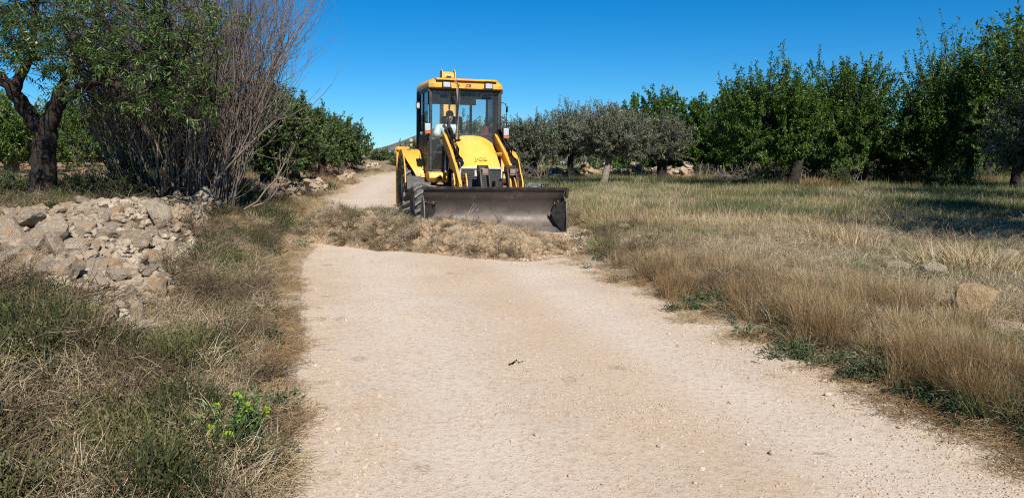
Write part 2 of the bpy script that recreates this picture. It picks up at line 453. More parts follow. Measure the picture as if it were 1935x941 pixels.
red = sstep(5.5, 9, ledge(Y) - X) * sstep(14, 18, Y)
fld = sstep(0.8, 4, X - redge(Y)) * sstep(3, 8, Y)
ground = link('ground', grid_mesh('ground', X, Y, Z, ground_mat(), {'red': red.ravel(), 'field': fld.ravel(), 'crevice_shade': heapmask(X, Y).ravel(), 'edge': np.maximum(sstep(.55, .1, ledge(Y) - X) * sstep(-1, 0, ledge(Y) - X), sstep(.5, .1, X - redge(Y)) * sstep(-1, 0, X - redge(Y))).ravel()}))
tag(ground, 'dry soil ground under the verges and the orchard field', 'ground', kind='structure')

def road_mat():
    m, nt, p = nodemat('packed gravel')
    n0 = noise(nt, 0.55, 3, 0.5, dist=.5); n1 = noise(nt, 2.2, 6, 0.65); n2 = noise(nt, 26, 6, 0.75); n3 = noise(nt, 110, 3, 0.7)
    lat = N(nt, 'ShaderNodeAttribute', attribute_name='lat')
    c = mixc(nt, ramp_out(nt, n0.outputs[0], 0.38, 0.62), (0.535, 0.42, 0.305), (0.585, 0.485, 0.38))
    c = mixc(nt, math_(nt, 'MULTIPLY', ramp_out(nt, n1.outputs[0], 0.42, 0.66), 0.5), c, (0.52, 0.37, 0.235))
    # paler wheel tracks
    t1 = math_(nt, 'ABSOLUTE', math_(nt, 'SUBTRACT', math_(nt, 'ABSOLUTE', math_(nt, 'SUBTRACT', lat.outputs['Fac'], 0.5)), 0.2))
    tr = ramp_out(nt, t1, 0.13, 0.03)
    c = mixc(nt, math_(nt, 'MULTIPLY', tr, 0.75), c, (0.62, 0.52, 0.415))
    c = mixc(nt, math_(nt, 'MULTIPLY', ramp_out(nt, n2.outputs[0], 0.50, 0.68), 0.7), c, (0.36, 0.25, 0.165))
    c = mixc(nt, math_(nt, 'MULTIPLY', ramp_out(nt, n2.outputs[0], 0.47, 0.28), 0.5), c, (0.68, 0.60, 0.51))
    cen = ramp_out(nt, math_(nt, 'ABSOLUTE', math_(nt, 'SUBTRACT', lat.outputs['Fac'], 0.56)), 0.12, 0.02)
    c = mixc(nt, math_(nt, 'MULTIPLY', math_(nt, 'MULTIPLY', cen, ramp_out(nt, n0.outputs[0], .35, .6)), 0.42), c, (0.53, 0.375, 0.24))
    tc = N(nt, 'ShaderNodeTexCoord'); vo = N(nt, 'ShaderNodeTexVoronoi'); vo.inputs['Scale'].default_value = 48
    nt.links.new(tc.outputs['Object'], vo.inputs['Vector'])
    pe = ramp_out(nt, vo.outputs['Distance'], 0.30, 0.15)
    sel = N(nt, 'ShaderNodeSeparateColor'); nt.links.new(vo.outputs['Color'], sel.inputs[0])
    pe = math_(nt, 'MULTIPLY', pe, ramp_out(nt, sel.outputs[0], 0.62, 0.8))
    c = mixc(nt, math_(nt, 'MULTIPLY', pe, 0.4), c, (0.66, 0.57, 0.46))
    nt.links.new(c, p.inputs['Base Color']); p.inputs['Roughness'].default_value = 0.95; p.inputs['Specular IOR Level'].default_value = 0.1
    h = math_(nt, 'ADD', math_(nt, 'ADD', n2.outputs[0], math_(nt, 'MULTIPLY', n3.outputs[0], 0.4)), math_(nt, 'MULTIPLY', pe, 0.8))
    bump(nt, p, h, 0.6, 0.016)
    return m
ry = np.concatenate([np.arange(-6, 2, 0.3), np.arange(2, 18, 0.09), spaced(18, 74, 18, 19, 0.15, 1.05)])
lt = np.linspace(0, 1, 61)
LT, RY = np.meshgrid(lt, ry)
lo, hi = ledge(RY) - 0.45, redge(RY) + 0.45
RX = lo + (hi - lo) * LT
rut = -0.018 * (np.exp(-((LT - .3) / .07) ** 2) + np.exp(-((LT - .7) / .07) ** 2))
RZ = base_h(RY) + rut + (fbm(RX, RY, 21, 0.9, 4) - 0.5) * 0.035
road = link('road', grid_mesh('road', RX, RY, RZ, road_mat(), {'lat': LT.ravel()}))
tag(road, 'pale beige gravel track running past the digger', 'road', kind='structure')
def road_z(x, y):
    l = (x - ledge(y) + .45) / (redge(y) - ledge(y) + .9)
    return base_h(y) - 0.018 * (np.exp(-((l - .3) / .07) ** 2) + np.exp(-((l - .7) / .07) ** 2)) + (fbm(x, y, 21, 0.9, 4) - 0.5) * 0.035
def surf(x, y):
    return np.maximum(ground_h(x, y), np.where((x > ledge(y) - .45) & (x < redge(y) + .45), road_z(x, y), -99))

# far hill with a village
def hill_mat():
    m, nt, p = nodemat('haze greyed scrub')
    n1 = noise(nt, 0.02, 6, 0.65); n2 = noise(nt, 0.11, 5, .7)
    c = ramp(nt, [(0.35, (0.12, 0.135, 0.125)), (0.55, (0.20, 0.195, 0.19)), (0.7, (0.29, 0.265, 0.255))]); nt.links.new(n1.outputs[0], c.inputs[0])  # grey of the distant air's haze is mixed into these scrub colours
    nt.links.new(mixc(nt, ramp_out(nt, n2.outputs[0], .48, .6), c.outputs[0], (0.10, 0.12, 0.105)), p.inputs['Base Color'])
    p.inputs['Roughness'].default_value = 1; p.inputs['Specular IOR Level'].default_value = 0
    return m
hx = np.linspace(-900, 500, 150); hy = np.linspace(900, 1900, 60)
HX, HY = np.meshgrid(hx, hy)
crest = 56 * np.exp(-((HX + 92) / 120) ** 2) + 15 * np.exp(-((HX - 150) / 160) ** 2) - 2 + 3 * (fbm(HX, HY, 41, 90, 4) - .5)
HZ = -14 + (crest + 17) * np.exp(-((HY - 1450) / 260) ** 2)
hill = link('hill', grid_mesh('hill', HX, HY, HZ, hill_mat()))
tag(hill, 'distant scrub hill coloured haze grey left of the digger', 'hill', kind='structure')

def house(x, y, z, w, d, h, rz):
    t = empty('house', (x, y, z), (0, 0, rz), label='small white house on the slope of the distant hill', cat='house', group='white houses on the far hill')
    b = MB().box((0, 0, h / 2), (w, d, h)); b.obj('wall', M['plate'], t)
    r = MB().prism([(-w / 2 - .3, h), (w / 2 + .3, h), (0, h + w * .22)], -d / 2 - .3, d / 2 + .3, 'y'); r.obj('roof', M['rim'], t)
    for k, c in ((-1, 0), (1, 0)):
        MB().box((k * w * .22, -d / 2 - .03, h * .55), (.5, .12, .7)).obj('window', M['black'], t)
for k in range(9):
    px = 731 + k * 3.6 + random.uniform(-1, 1); d = 1195 + random.uniform(-14, 14)
    p = at(px, 295, d)
    hz = -14 + (54 * math.exp(-((p.x + 92) / 120) ** 2) + 15 * math.exp(-((p.x - 150) / 160) ** 2) + 15) * math.exp(-((d - 1450) / 260) ** 2)
    house(p.x, d, hz - 0.6, random.uniform(3.2, 4.6), random.uniform(3.5, 5), random.uniform(2.0, 3.0), random.uniform(-.4, .4))

# ------------------------------------------------------------------ the digger.  local x = image right, y = towards its rear, z = up
YAW = math.radians(14.8)
org = at(935, 443, 13.02)
ORGX, ORGY = org.x, org.y
rig = empty('backhoe_loader', (ORGX, ORGY, float(base_h(ORGY)) - 0.0), (math.radians(0.83), math.radians(0.9), YAW),
            label='yellow backhoe loader with wide dark steel front bucket facing the camera on the track', cat='digger')
_c, _s = math.cos(YAW), math.sin(YAW)
def L2W(u, s, z=0): return Vector((ORGX + _c * u - _s * s, ORGY + _s * u + _c * s, z + float(base_h(ORGY))))
Y_ = M['yellow']

# bucket
prof = [(0.0, 0.0), (0.10, 0.025), (0.24, 0.10), (0.34, 0.22), (0.38, 0.34), (0.35, 0.46), (0.25, 0.58), (0.17, 0.66), (0.10, 0.775)]
outer = [(0.12, 0.79), (0.22, 0.68), (0.31, 0.59), (0.41, 0.48), (0.43, 0.34), (0.385, 0.19), (0.28, 0.06), (0.12, -0.012), (0.0, -0.012)]
b = MB(); b.prism(prof + outer, -1.2, 1.28)
bucket = b.obj('bucket', M['bucket'], rig)
b = MB().prism([(-0.055, -0.005), (0.105, 0.031), (0.20, 0.082), (0.195, 0.094), (0.10, 0.044), (-0.055, 0.014)], -1.21, 1.285)
b.obj('cutting_edge', M['edge'], bucket)
b = MB().prism([(0.075, 0.785), (0.105, 0.80), (0.13, 0.79), (0.125, 0.76), (0.085, 0.755)], -1.23, 1.33); b.obj('top_rail', M['darksteel'], bucket)
for (u0, u1) in ((-1.222, -1.198), (1.262, 1.288)):
    b = MB().prism([(-0.04, 0.0), (-0.055, 0.2), (-0.02, 0.44), (0.03, 0.56), (0.17, 0.66), (0.25, 0.58), (0.35, 0.46), (0.38, 0.34), (0.34, 0.22), (0.24, 0.10), (0.1, 0.02)], u0, u1)
    b.obj('side_plate', M['bucket'], bucket, bevel=0.006)
for u0, u1 in ((-1.2, -1.04), (1.11, 1.265)):
    b = MB().tube([(u0, 0.06, 0.535), (u1, 0.06, 0.525)], 0.052, 14); b.tube([(u1 - .02 if u0 < 0 else u0 - .05, 0.06, 0.527), (u1 + .05 if u0 < 0 else u0 + .02, 0.06, 0.525)], 0.044, 12)
    b.obj('pivot_tube', M['ruststeel'], bucket)
    sg_ = 1 if u0 < 0 else -1; w_ = u0 if u0 < 0 else u1
    g_ = [(w_, -.02, .50), (w_ + sg_ * .10, .02, .545), (w_ + sg_ * .19, .10, .50), (w_ + sg_ * .21, .22, .38), (w_ + sg_ * .15, .17, .2), (w_ + sg_ * .03, .0, .02)]
    MB().loft([g_, [(p[0], p[1] + .02, p[2]) for p in g_]]).obj('end_web', M['black'], bucket)
b = MB().prism([(0.09, 0.77), (0.02, 0.80), (0.08, 0.66), (0.14, 0.6), (0.18, 0.655)], 1.283, 1.335); b.obj('end_gusset', M['bucket'], bucket, bevel=.005)
for u in (0.86, 0.93): MB().tube([(u, 0.17, 0.79), (u, 0.16, 0.84), (u + .03, 0.15, 0.85), (u + .04, 0.14, 0.79)], 0.018, 8).obj('hose_end', M['black'], bucket)
for c_, r_, t_ in ((1.05, .085, .012), (-.62, .06, .012), (-.5, .04, .012)): MB().tube([(c_ + r_ * math.cos(q), .15, .79 + r_ * math.sin(q)) for q in np.linspace(0, math.pi, 9)], t_, 8).obj('hose_loop', M['black'], bucket)
MB().tube([(1.27, .12, .79), (1.25, .14, .86), (1.2, .17, .87), (1.17, .18, .8)], .009, 6).obj('wire_loop', M['black'], bucket)
for u in np.linspace(-1.0, 1.05, 7): MB().box((u, 0.5, 0.36), (0.03, 0.18, 0.3)).obj('back_rib', M['darksteel'], bucket)

# wheels: rim disc as the part, tyre as its sub-part
def wheel(name, u, s, R, w, rim_r, nl, out):
    b = MB(); o = out
    b.lathe([(-w * .25, rim_r), (w * .30 * o, rim_r), (w * .36 * o, rim_r * .93), (w * .20 * o, rim_r * .78), (w * .14 * o, rim_r * .4), (w * .24 * o, rim_r * .28), (w * .26 * o, 0.02)], (u, s, R), 28)
    for k in range(8):
        t = 2 * math.pi * k / 8; b.tube([(u + w * .14 * o, s + rim_r * .42 * math.cos(t), R + rim_r * .42 * math.sin(t)), (u + w * .22 * o, s + rim_r * .42 * math.cos(t), R + rim_r * .42 * math.sin(t))], 0.018, 6)
    rim = b.obj(name, M['rim'], rig)
    b = MB(); h = w / 2; Rr = R - 0.045
    b.lathe([(-h * .62, rim_r), (-h * .92, rim_r + .05), (-h, (rim_r + Rr) / 2), (-h * .93, Rr - .05), (-h * .7, Rr - .005), (0, Rr + .008), (h * .7, Rr - .005), (h * .93, Rr - .05), (h, (rim_r + Rr) / 2), (h * .92, rim_r + .05), (h * .62, rim_r)], (u, s, R), 48)
    ty = b.obj('tyre', M['tyre'], rim)
    b = MB()
    for side in (-1, 1):
        for k in range(nl):
            t0 = 2 * math.pi * (k + (0.5 if side > 0 else 0)) / nl; dt = 2 * math.pi / nl
            pts = []
            for (fx, ft, hw) in ((0.06, 0.30, 0.15), (0.55, 0.0, 0.16), (1.0, -0.34, 0.19)):
                for sgn in (-1, 1):
                    for rr in (Rr - .02 - (0.05 if fx == 1 else 0), R - (0.022 if fx == 1 else 0)):
                        tt = t0 - (ft + sgn * hw * (1 if rr < R - .03 else .8)) * dt * 1.0
                        pts.append((u + side * fx * h * .99, s + rr * math.cos(tt), R + rr * math.sin(tt)))
            fs = []
            for q in range(2):
                a0 = q * 4
                fs += [(a0, a0 + 4, a0 + 5, a0 + 1), (a0 + 1, a0 + 5, a0 + 7, a0 + 3), (a0 + 3, a0 + 7, a0 + 6, a0 + 2)]
            fs += [(0, 1, 3, 2), (8, 10, 11, 9)]
            b.add(pts, fs)
    b.obj('tread_lugs', M['lug'], rim)
    return rim
wheel('front_wheel', -1.075, 1.3, 0.41, 0.33, 0.22, 17, -1)
wheel('front_wheel', 1.075, 1.3, 0.41, 0.33, 0.22, 17, 1)
wheel('rear_wheel', -0.985, 3.42, 0.64, 0.47, 0.34, 19, -1)
wheel('rear_wheel', 0.985, 3.42, 0.64, 0.47, 0.34, 19, 1)
b = MB().box((0, 1.3, .42), (1.8, .16, .16)); b.tube([(-.95, 1.3, .41), (.95, 1.3, .41)], .07, 10); b.obj('front_axle', M['darksteel'], rig)
b = MB().box((0, 3.42, .62), (1.5, .22, .24)); b.obj('rear_axle', M['darksteel'], rig)
b = MB().box((-.3, 2.6, .72), (.12, 3.2, .26)); b.box((.3, 2.6, .72), (.12, 3.2, .26)); b.box((0, 2.5, .75), (.7, 2.2, .2)); b.box((0, 3.2, .95), (1.5, 1.2, .12)); b.obj('chassis', M['darksteel'], rig)

# rear fenders
for sg in (-1, 1):
    ring_o, ring_i = [], []
    pts = []
    for a in np.radians([205, 190, 172, 155, 138, 122, 106, 90, 70, 48, 25]):
        pts.append((3.42 + .765 * math.cos(a), .63 + .765 * math.sin(a)))
    inn = [(3.42 + .735 * math.cos(a), .63 + .735 * math.sin(a)) for a in np.radians([25, 48, 70, 90, 106, 122, 138, 155, 172, 190, 205])]
    pts[0] = (2.63, .84); inn[-1] = (2.66, .86); pts[1] = (2.66, .93); inn[-2] = (2.69, .93)
    ua, ub = (-1.19, -.74) if sg < 0 else (.74, 1.19)
    m_ = len(pts); b = MB(); rings = []
    for k in range(m_):
        (s0, z0), (s1, z1) = pts[k], inn[m_ - 1 - k]
        e_ = sstep(5.2, 1.2, k) * .30
        a_, c_ = (ua + e_, ub) if sg < 0 else (ua, ub - e_)
        rings.append([(a_, s0, z0), (c_, s0, z0), (c_, s1, z1), (a_, s1, z1)])
    b.loft(rings)
    # outer skirt following the arch
    sk = [(3.42 + .768 * math.cos(a), .63 + .768 * math.sin(a)) for a in np.radians([172, 155, 138, 122, 106, 90, 70, 48, 25])] + [(3.42 + .64 * math.cos(a), .63 + .64 * math.sin(a)) for a in np.radians([25, 48, 70, 90, 106, 122, 138, 155, 172])]
    e = -1.205 if sg < 0 else 1.18
    b.prism(sk, e, e + .025)
    b.obj('rear_fender', Y_, rig, bevel=.008)
    b = MB().prism([(2.66, .87), (2.70, .87), (2.66, .60), (2.62, .58), (2.60, .62)], ua + .02, ub - .02); b.obj('mud_flap', M['black'], rig)

# rear frame posts with round lamp, stabiliser legs
for u in (-1.13, 1.13):
    b = MB().box((u, 4.25, .78), (.15, .16, 1.28)); b.box((u + (.06 if u < 0 else -.06), 4.22, 1.40), (.28, .2, .07)); b.box((u, 4.22, 1.36), (.2, .1, .12))
    st = b.obj('stabiliser_leg', Y_, rig, bevel=.01)
    b = MB().lathe([(-.012, .001), (-.012, .05), (.02, .055), (.03, .001)], (u + .02, 4.15, 1.33), 18, 'y'); b.obj('round_lamp', M['lens'], st)
b = MB().box((0, 4.25, .62), (2.3, .2, .5)); b.box((0, 4.3, .95), (2.1, .12, .2)); b.obj('rear_frame', Y_, rig, bevel=.01)

# step / tank / side boxes on the visible side and its twin
for sg in (-1, 1):
    b = MB().prism([(2.15, .86), (2.2, .96), (2.62, .99), (2.64, .86), (2.58, .80), (2.25, .76)], sg * .42 if sg > 0 else -.80, sg * .80 if sg > 0 else -.42); b.obj('side_tank', Y_, rig, bevel=.015)
    b = MB().box((sg * .72, 2.4, .50), (.30, .42, .04)); b.box((sg * .78, 2.4, .63), (.03, .38, .26)); b.box((sg * .60, 2.0, .66), (.34, .34, .05), (0.15, 0, 0)); b.obj('step', M['ruststeel'], rig)
    b = MB().tube([(sg * .60, 2.08, .74), (sg * .60, 2.08, .88)], [.075, .06], 14); b.tube([(sg * .60, 2.08, .88), (sg * .60, 2.08, .91)], .065, 14); b.obj('filler_cap', M['ruststeel'], rig)

# hood, grille
def arch(s, z0, z1, w0, w1, n=7):
    pts = [(-w0, s, z0)]
    for k in range(n + 1):
        t = k / n; x = -w1 + 2 * w1 * t
        pts.append((x + .035, s, z1 - .11 * abs(2 * t - 1) ** 3.2))
    pts.append((w0, s, z0)); return [(p[0] + (0.035 if i in (0, len(pts) - 1) else 0), p[1], p[2]) for i, p in enumerate(pts)]
b = MB().loft([arch(2.32, 1.05, 1.685, .42, .385), arch(2.1, 1.03, 1.655, .42, .39), arch(1.75, 1.0, 1.46, .415, .392), arch(1.45, .98, 1.255, .41, .39), arch(1.32, .97, 1.145, .40, .385), arch(1.29, .97, 1.10, .39, .375)], True, True)
hood = b.obj('hood', M['hood'], rig, angle=50)
b = MB().prism([(2.325, 1.0), (2.325, 1.70), (2.36, 1.72), (2.4, 1.70), (2.4, 1.0)], -.40, .46); b.obj('hood_seal', M['black'], rig)
b = MB().loft([[( -.375, 1.27, .55), (.42, 1.27, .55), (.42, 1.27, 1.09), (-.375, 1.27, 1.09)], [(-.375, 1.6, .5), (.42, 1.6, .5), (.42, 1.6, 1.09), (-.375, 1.6, 1.09)]]); gr = b.obj('radiator_grille', M['radiator'], rig)
b = MB()
for u in (-.37, .415): b.box((u, 1.262, .83), (.025, .025, .54))
b.box((.0225, 1.262, 1.085), (.81, .025, .03)); b.obj('grille_frame', M['plate'], gr)
b = MB().box((-.075, 1.258, .99), (.045, .012, .11)); b.obj('data_plate', M['plate'], gr)
b = MB()
for k in range(14): b.box((.0225, 1.266, .6 + k * .034), (.76, .012, .006))
b.obj('grille_bar', M['darksteel'], gr)

# loader arms with lift rams
for i, u in enumerate((-.47, .56)):
    poly = [(2.46, 1.54), (2.46, 1.68), (2.36, 1.73), (1.6, 1.40), (1.05, 1.10), (.70, .86), (.52, .60), (.44, .36), (.58, .34), (.70, .56), (.86, .74), (1.2, .96), (1.75, 1.24)]
    b = MB().prism(poly, u - .028, u + .028)
    arm = b.obj('loader_arm', Y_, rig, bevel=.012)
    b = MB().prism([(1.0, .72), (1.04, .98), (.9, 1.0), (.78, .86), (.74, .62)], u - .10, u - .075); b.prism([(1.0, .72), (1.04, .98), (.9, 1.0), (.78, .86), (.74, .62)], u + .125, u + .15)
    b.box((u + .03, .80, .64), (.24, .05, .10)); b.obj('arm_bracket', Y_, arm, bevel=.006)
    b = MB().tube([(u - .12, .9, .90), (u + .17, .9, .90)], .035, 12); b.obj('pivot_pin', M['ruststeel'], arm)
    du = .082
    b = MB().tube([(u + du, 2.36, 1.76), (u + du, 1.24, 1.18)], .076, 14); b.tube([(u + du, 2.40, 1.78), (u + du, 2.30, 1.73)], .084, 14); b.tube([(u + du, 1.31, 1.215), (u + du, 1.21, 1.165)], .082, 14)
    b.tube([(u + du + .06, 2.3, 1.7), (u + du + .07, 1.7, 1.42), (u + du + .03, 1.45, 1.25)], .018, 8); b.tube([(u + du - .02, 2.3, 1.78), (u + du, 1.8, 1.5), (u + du, 1.5, 1.3)], .016, 8)
    ram = b.obj('lift_ram', M['black'], arm)
    b = MB().tube([(u + du, 1.24, 1.18), (u + du, .90, .96)], .028, 12); b.obj('ram_rod', M['chrome'], ram)
b = MB().tube([(-.47, 1.75, 1.33), (.56, 1.75, 1.33)], .05, 12); b.obj('cross_tube', Y_, rig)
# tipping levers and rams standing in front of the grille
for u in (-.02, .49):
    b = MB().prism([(1.02, 1.02), (1.0, 1.13), (.86, 1.15), (.78, 1.08), (.62, .78), (.50, .42), (.60, .40), (.76, .70), (.9, .94)], u - .095, u - .06); b.prism([(1.02, 1.02), (1.0, 1.13), (.86, 1.15), (.78, 1.08), (.62, .78), (.50, .42), (.60, .40), (.76, .70), (.9, .94)], u + .06, u + .085)
    b.box((u - .005, .90, 1.12), (.185, .15, .03), (.15, 0, 0))
    lv = b.obj('tipping_lever', M['darksteel'], rig, bevel=.006)
    b = MB().box((u + .01, .79, 1.045), (.10, .06, .085)); b.tube([(u - .1, .86, 1.05), (u + .1, .86, 1.05)], .03, 12); b.box((u + .01, .775, .985), (.11, .05, .02)); b.obj('lever_head', M['ruststeel'], lv, bevel=.005)
    b = MB().tube([(u + .0, .92, 1.03), (u + .0, 1.7, .98)], .05, 12); b.obj('tipping_ram', M['black'], lv)

# exhaust
ex = [(-.262, 2.05, 1.50), (-.262, 2.05, 2.56), (-.268, 2.05, 2.62), (-.29, 2.04, 2.67), (-.325, 2.03, 2.70)]
b = MB().tube(ex, .042, 16); b.obj('exhaust_pipe', flatmat('heat stained steel', (0.50, 0.40, 0.33), 0.32, 0.2, (0.16, 0.11, 0.09), 5, 0.7), rig)
b = MB().tube([(-.262, 2.05, 1.48), (-.262, 2.05, 1.60)], .07, 16); b.obj('exhaust_collar', M['black'], rig)

# cab
CF, CR = 2.36, 3.74
b = MB()
for u in (-.745, .625): b.prism([(CF - .03, .98), (CF + .05, .98), (CF + .08, 2.58), (CF + .0, 2.58)], u - .03, u + .03)
for u in (-.80, .69): b.prism([(CR - .06, 1.0), (CR + .02, 1.0), (CR - .0, 2.58), (CR - .08, 2.58)], u - .035, u + .035)
for u in (-.785, .665): b.box((u, 3.02, 1.70), (.045, .05, 1.72))
for u in (-.77, .655): b.prism([(CF, 2.51), (CR, 2.51), (CR, 2.60), (CF, 2.60)], u - .035, u + .035); b.prism([(CF, .96), (CR, .96), (CR, 1.04), (CF, 1.04)], u - .035, u + .035)
b.box((-.06, CF + .035, 2.565), (1.38, .07, .07)); b.box((-.06, CR - .03, 2.52), (1.45, .07, .10)); b.box((-.06, CR - .02, 1.55), (1.45, .06, .10))
b.box((-.06, CF + .03, .98), (1.40, .06, .08))
cab = b.obj('cab_frame', M['black'], rig, bevel=.008)
b = MB().box((-.06, 3.05, .99), (1.42, 1.36, .05)); b.box((-.06, CR - .03, 1.28), (1.42, .04, .50)); b.box((.30, 2.75, 1.2), (.5, .5, .5)); b.obj('cab_floor', M['black'], cab)
b = MB().box((-.06, 3.05, 2.535), (1.34, 1.28, .035)); b.obj('headliner', M['grey'], cab)
b = MB().prism([(3.70, 2.52), (3.67, 2.34), (3.62, 2.34), (3.62, 2.52)], -.68, .42); b.obj('rear_blind', M['grey'], cab)
b = MB().box((-.03, 2.62, 2.47), (.36, .22, .14)); b.box((-.03, 2.66, 2.40), (.30, .2, .06)); b.obj('roof_console', M['black'], cab, bevel=.03)
b = MB().lathe([(-.012, .001), (-.012, .045), (.0, .05)], (-.02, 2.51, 2.46), 16, 'y'); b.obj('console_vent', M['radiator'], cab)
def pane(name, pts, mat, th=.006):
    c = [Vector(p) for p in pts]; n = (c[1] - c[0]).cross(c[2] - c[0]).normalized() * th
    return MB().loft([[tuple(p) for p in c], [tuple(p + n) for p in c]]).obj(name, mat, cab)
f1 = CF + .005; f2 = CF + .025
def fz(z): return f1 + (f2 - f1) * (z - 1) / 1.55
pane('windscreen', [(-.715, fz(1.66), 1.66), (.595, fz(1.66), 1.66), (.595, fz(2.53), 2.53), (-.715, fz(2.53), 2.53)], M['glass'])
for a, c_ in ((-.715, -.44), (.50, .595)):
    r = .05
    pane('lower_windscreen', [(a, fz(1.1), 1.1), (a + r * .3, fz(1.04), 1.045), (a + r, fz(1.03), 1.03), (c_, fz(1.03), 1.03), (c_, fz(1.65), 1.65), (a, fz(1.65), 1.65)], M['glass'])
for c_, s_ in (((-.58, CF + .0, 1.655), (.28, .022, .02)), ((-.425, CF + .02, 1.32), (.05, .03, .66)), ((.485, CF + .02, 1.32), (.05, .03, .66)), ((-.58, CF + .03, 1.35), (.23, .01, .04))): MB().box(c_, s_).obj('glazing_bar', M['black'], cab)
for u in (-.79, .675):
    pane('side_window', [(u, CF + .06, 1.75), (u, 3.0, 1.75), (u, 3.0, 2.52), (u, CF + .08, 2.52)], M['sideglass'])
    pane('side_window', [(u, 3.04, 1.75), (u, CR - .05, 1.75), (u, CR - .07, 2.52), (u, 3.04, 2.52)], M['sideglass'])
    d = MB().box((u, 2.7, 1.36), (.03, .62, .66)); d.box((u, 3.36, 1.36), (.03, .68, .66)); d.box((u, 2.70, 1.73), (.04, .62, .05)); dd = d.obj('door', M['black'], cab, bevel=.006)
    hn = MB().tube([(u * 1.01 + (-.03 if u < 0 else .03), 2.5, 1.75), (u + (-.06 if u < 0 else .06), 2.52, 1.6), (u + (-.06 if u < 0 else .06), 2.52, 1.3), (u + (-.02 if u < 0 else .02), 2.5, 1.2)], .011, 8); hn.obj('grab_handle', M['darksteel'], dd)
pane('rear_window', [(-.74, CR - .04, 1.60), (.63, CR - .04, 1.60), (.63, CR - .05, 2.48), (-.74, CR - .05, 2.48)], M['glass'])
for u, w in ((.02, .035), (.32, .05), (-.55, .03)): MB().box((u, CR - .055, 2.02), (w, .03, .9)).obj('rear_mullion', M['black'], cab)
# inside the cab: seat, wheel, column
b = MB().box((-.12, 3.22, 1.42), (.48, .46, .14)); b.obj('seat', M['black'], cab, bevel=.04)
b = MB().box((-.12, 3.48, 1.78), (.44, .12, .62), (-.12, 0, 0)); b.obj('seat_back', M['black'], cab, bevel=.04)
b = MB().tube([(.03, 2.55, 1.35), (.03, 2.72, 1.76)], .045, 12); b.box((.03, 2.56, 1.62), (.28, .12, .2)); b.obj('steering_column', M['black'], cab)
b = MB(); q = Matrix.Rotation(math.radians(-52), 3, 'X')
b.tube([Vector((.03, 2.74, 1.80)) + q @ Vector((.19 * math.cos(t), .19 * math.sin(t) , 0)) for t in np.linspace(0, 2 * math.pi, 25)], .016, 8, False)
for t in (0.5, 2.6, 4.7): b.tube([Vector((.03, 2.74, 1.80)), Vector((.03, 2.74, 1.80)) + q @ Vector((.19 * math.cos(t), .19 * math.sin(t), 0))], .013, 6)
b.obj('steering_wheel', M['black'], cab)
b = MB().tube([(-.30, CF - .012, 1.70), (-.44, CF - .012, 1.84)], .009, 6); b.tube([(-.43, CF - .014, 1.80), (-.36, CF - .005, 2.28)], .006, 6); b.box((-.45, CF - .015, 1.82), (.06, .02, .16), (0, -.75, 0)); b.obj('wiper', M['darksteel'], cab)
b = MB().tube([(.6, 2.5, 1.66), (.56, 2.5, 1.84), (.64, 2.48, 1.84)], .012, 6); b.tube([(.5, 2.55, 1.5), (.5, 2.53, 1.88)], .012, 6); b.box((.5, 2.53, 1.9), (.05, .05, .06)); b.obj('control_lever', M['black'], cab)

# roof
def rring(z, f, w, r, ch):
    a0, a1 = -.06 - w, -.06 + w
    return [(a0 + ch, f, z), (a1 - ch, f, z), (a1, f + ch, z), (a1 + .03, r - ch, z), (a1 - ch, r, z), (a0 + ch, r, z), (a0 - .03, r - ch, z), (a0, f + ch, z)]
b = MB().loft([rring(2.575, 2.29, .70, 3.86, .06), rring(2.585, 2.24, .735, 3.90, .09), rring(2.665, 2.24, .735, 3.9, .10), rring(2.735, 2.31, .69, 3.88, .12), rring(2.775, 2.40, .62, 3.8, .14)])
roof = b.obj('roof', Y_, rig, bevel=.012)
b = MB().prism([(2.225, 2.722), (2.20, 2.735), (2.27, 2.768), (2.45, 2.785), (2.45, 2.75)], -.66, .54); b.obj('roof_peak', Y_, roof, bevel=.008)
b = MB().box((-.06, 2.232, 2.624), (.60, .02, .088)); b.obj('front_badge_panel', Y_, roof, bevel=.004)
for u in (-.465, .365):
    b = MB().box((u, 2.215, 2.635), (.165, .07, .125)); wl_ = b.obj('work_light', M['black'], roof, bevel=.01)
    b = MB().box((u, 2.176, 2.638), (.135, .012, .090)); b.obj('lens', M['lens'], wl_, bevel=.006)
def text(body, size, loc, mat, parent, name='lettering', ext=.002, rot=(math.pi / 2, 0, 0), sx=1.0):
    cu = bpy.data.curves.new(name, 'FONT'); cu.body = body; cu.size = size; cu.extrude = ext; cu.align_x = 'CENTER'; cu.align_y = 'CENTER'; cu.offset = size * .03
    t = bpy.data.objects.new(name + '_text', cu)
    me = bpy.data.meshes.new_from_object(t); bpy.data.objects.remove(t)
    me.materials.clear(); me.materials.append(mat)
    o = link(name, me, parent, loc, rot); o.scale = (sx, 1, 1); return o
text('JCB', .085, (-.035, 2.2195, 2.632), M['paintmark'], roof, sx=.85)
text('JCB', .13, (.06, 1.415, 1.248), M['fadedmark'], rig, rot=(math.atan2(.205, .30), 0, 0), ext=.004, sx=1.2)
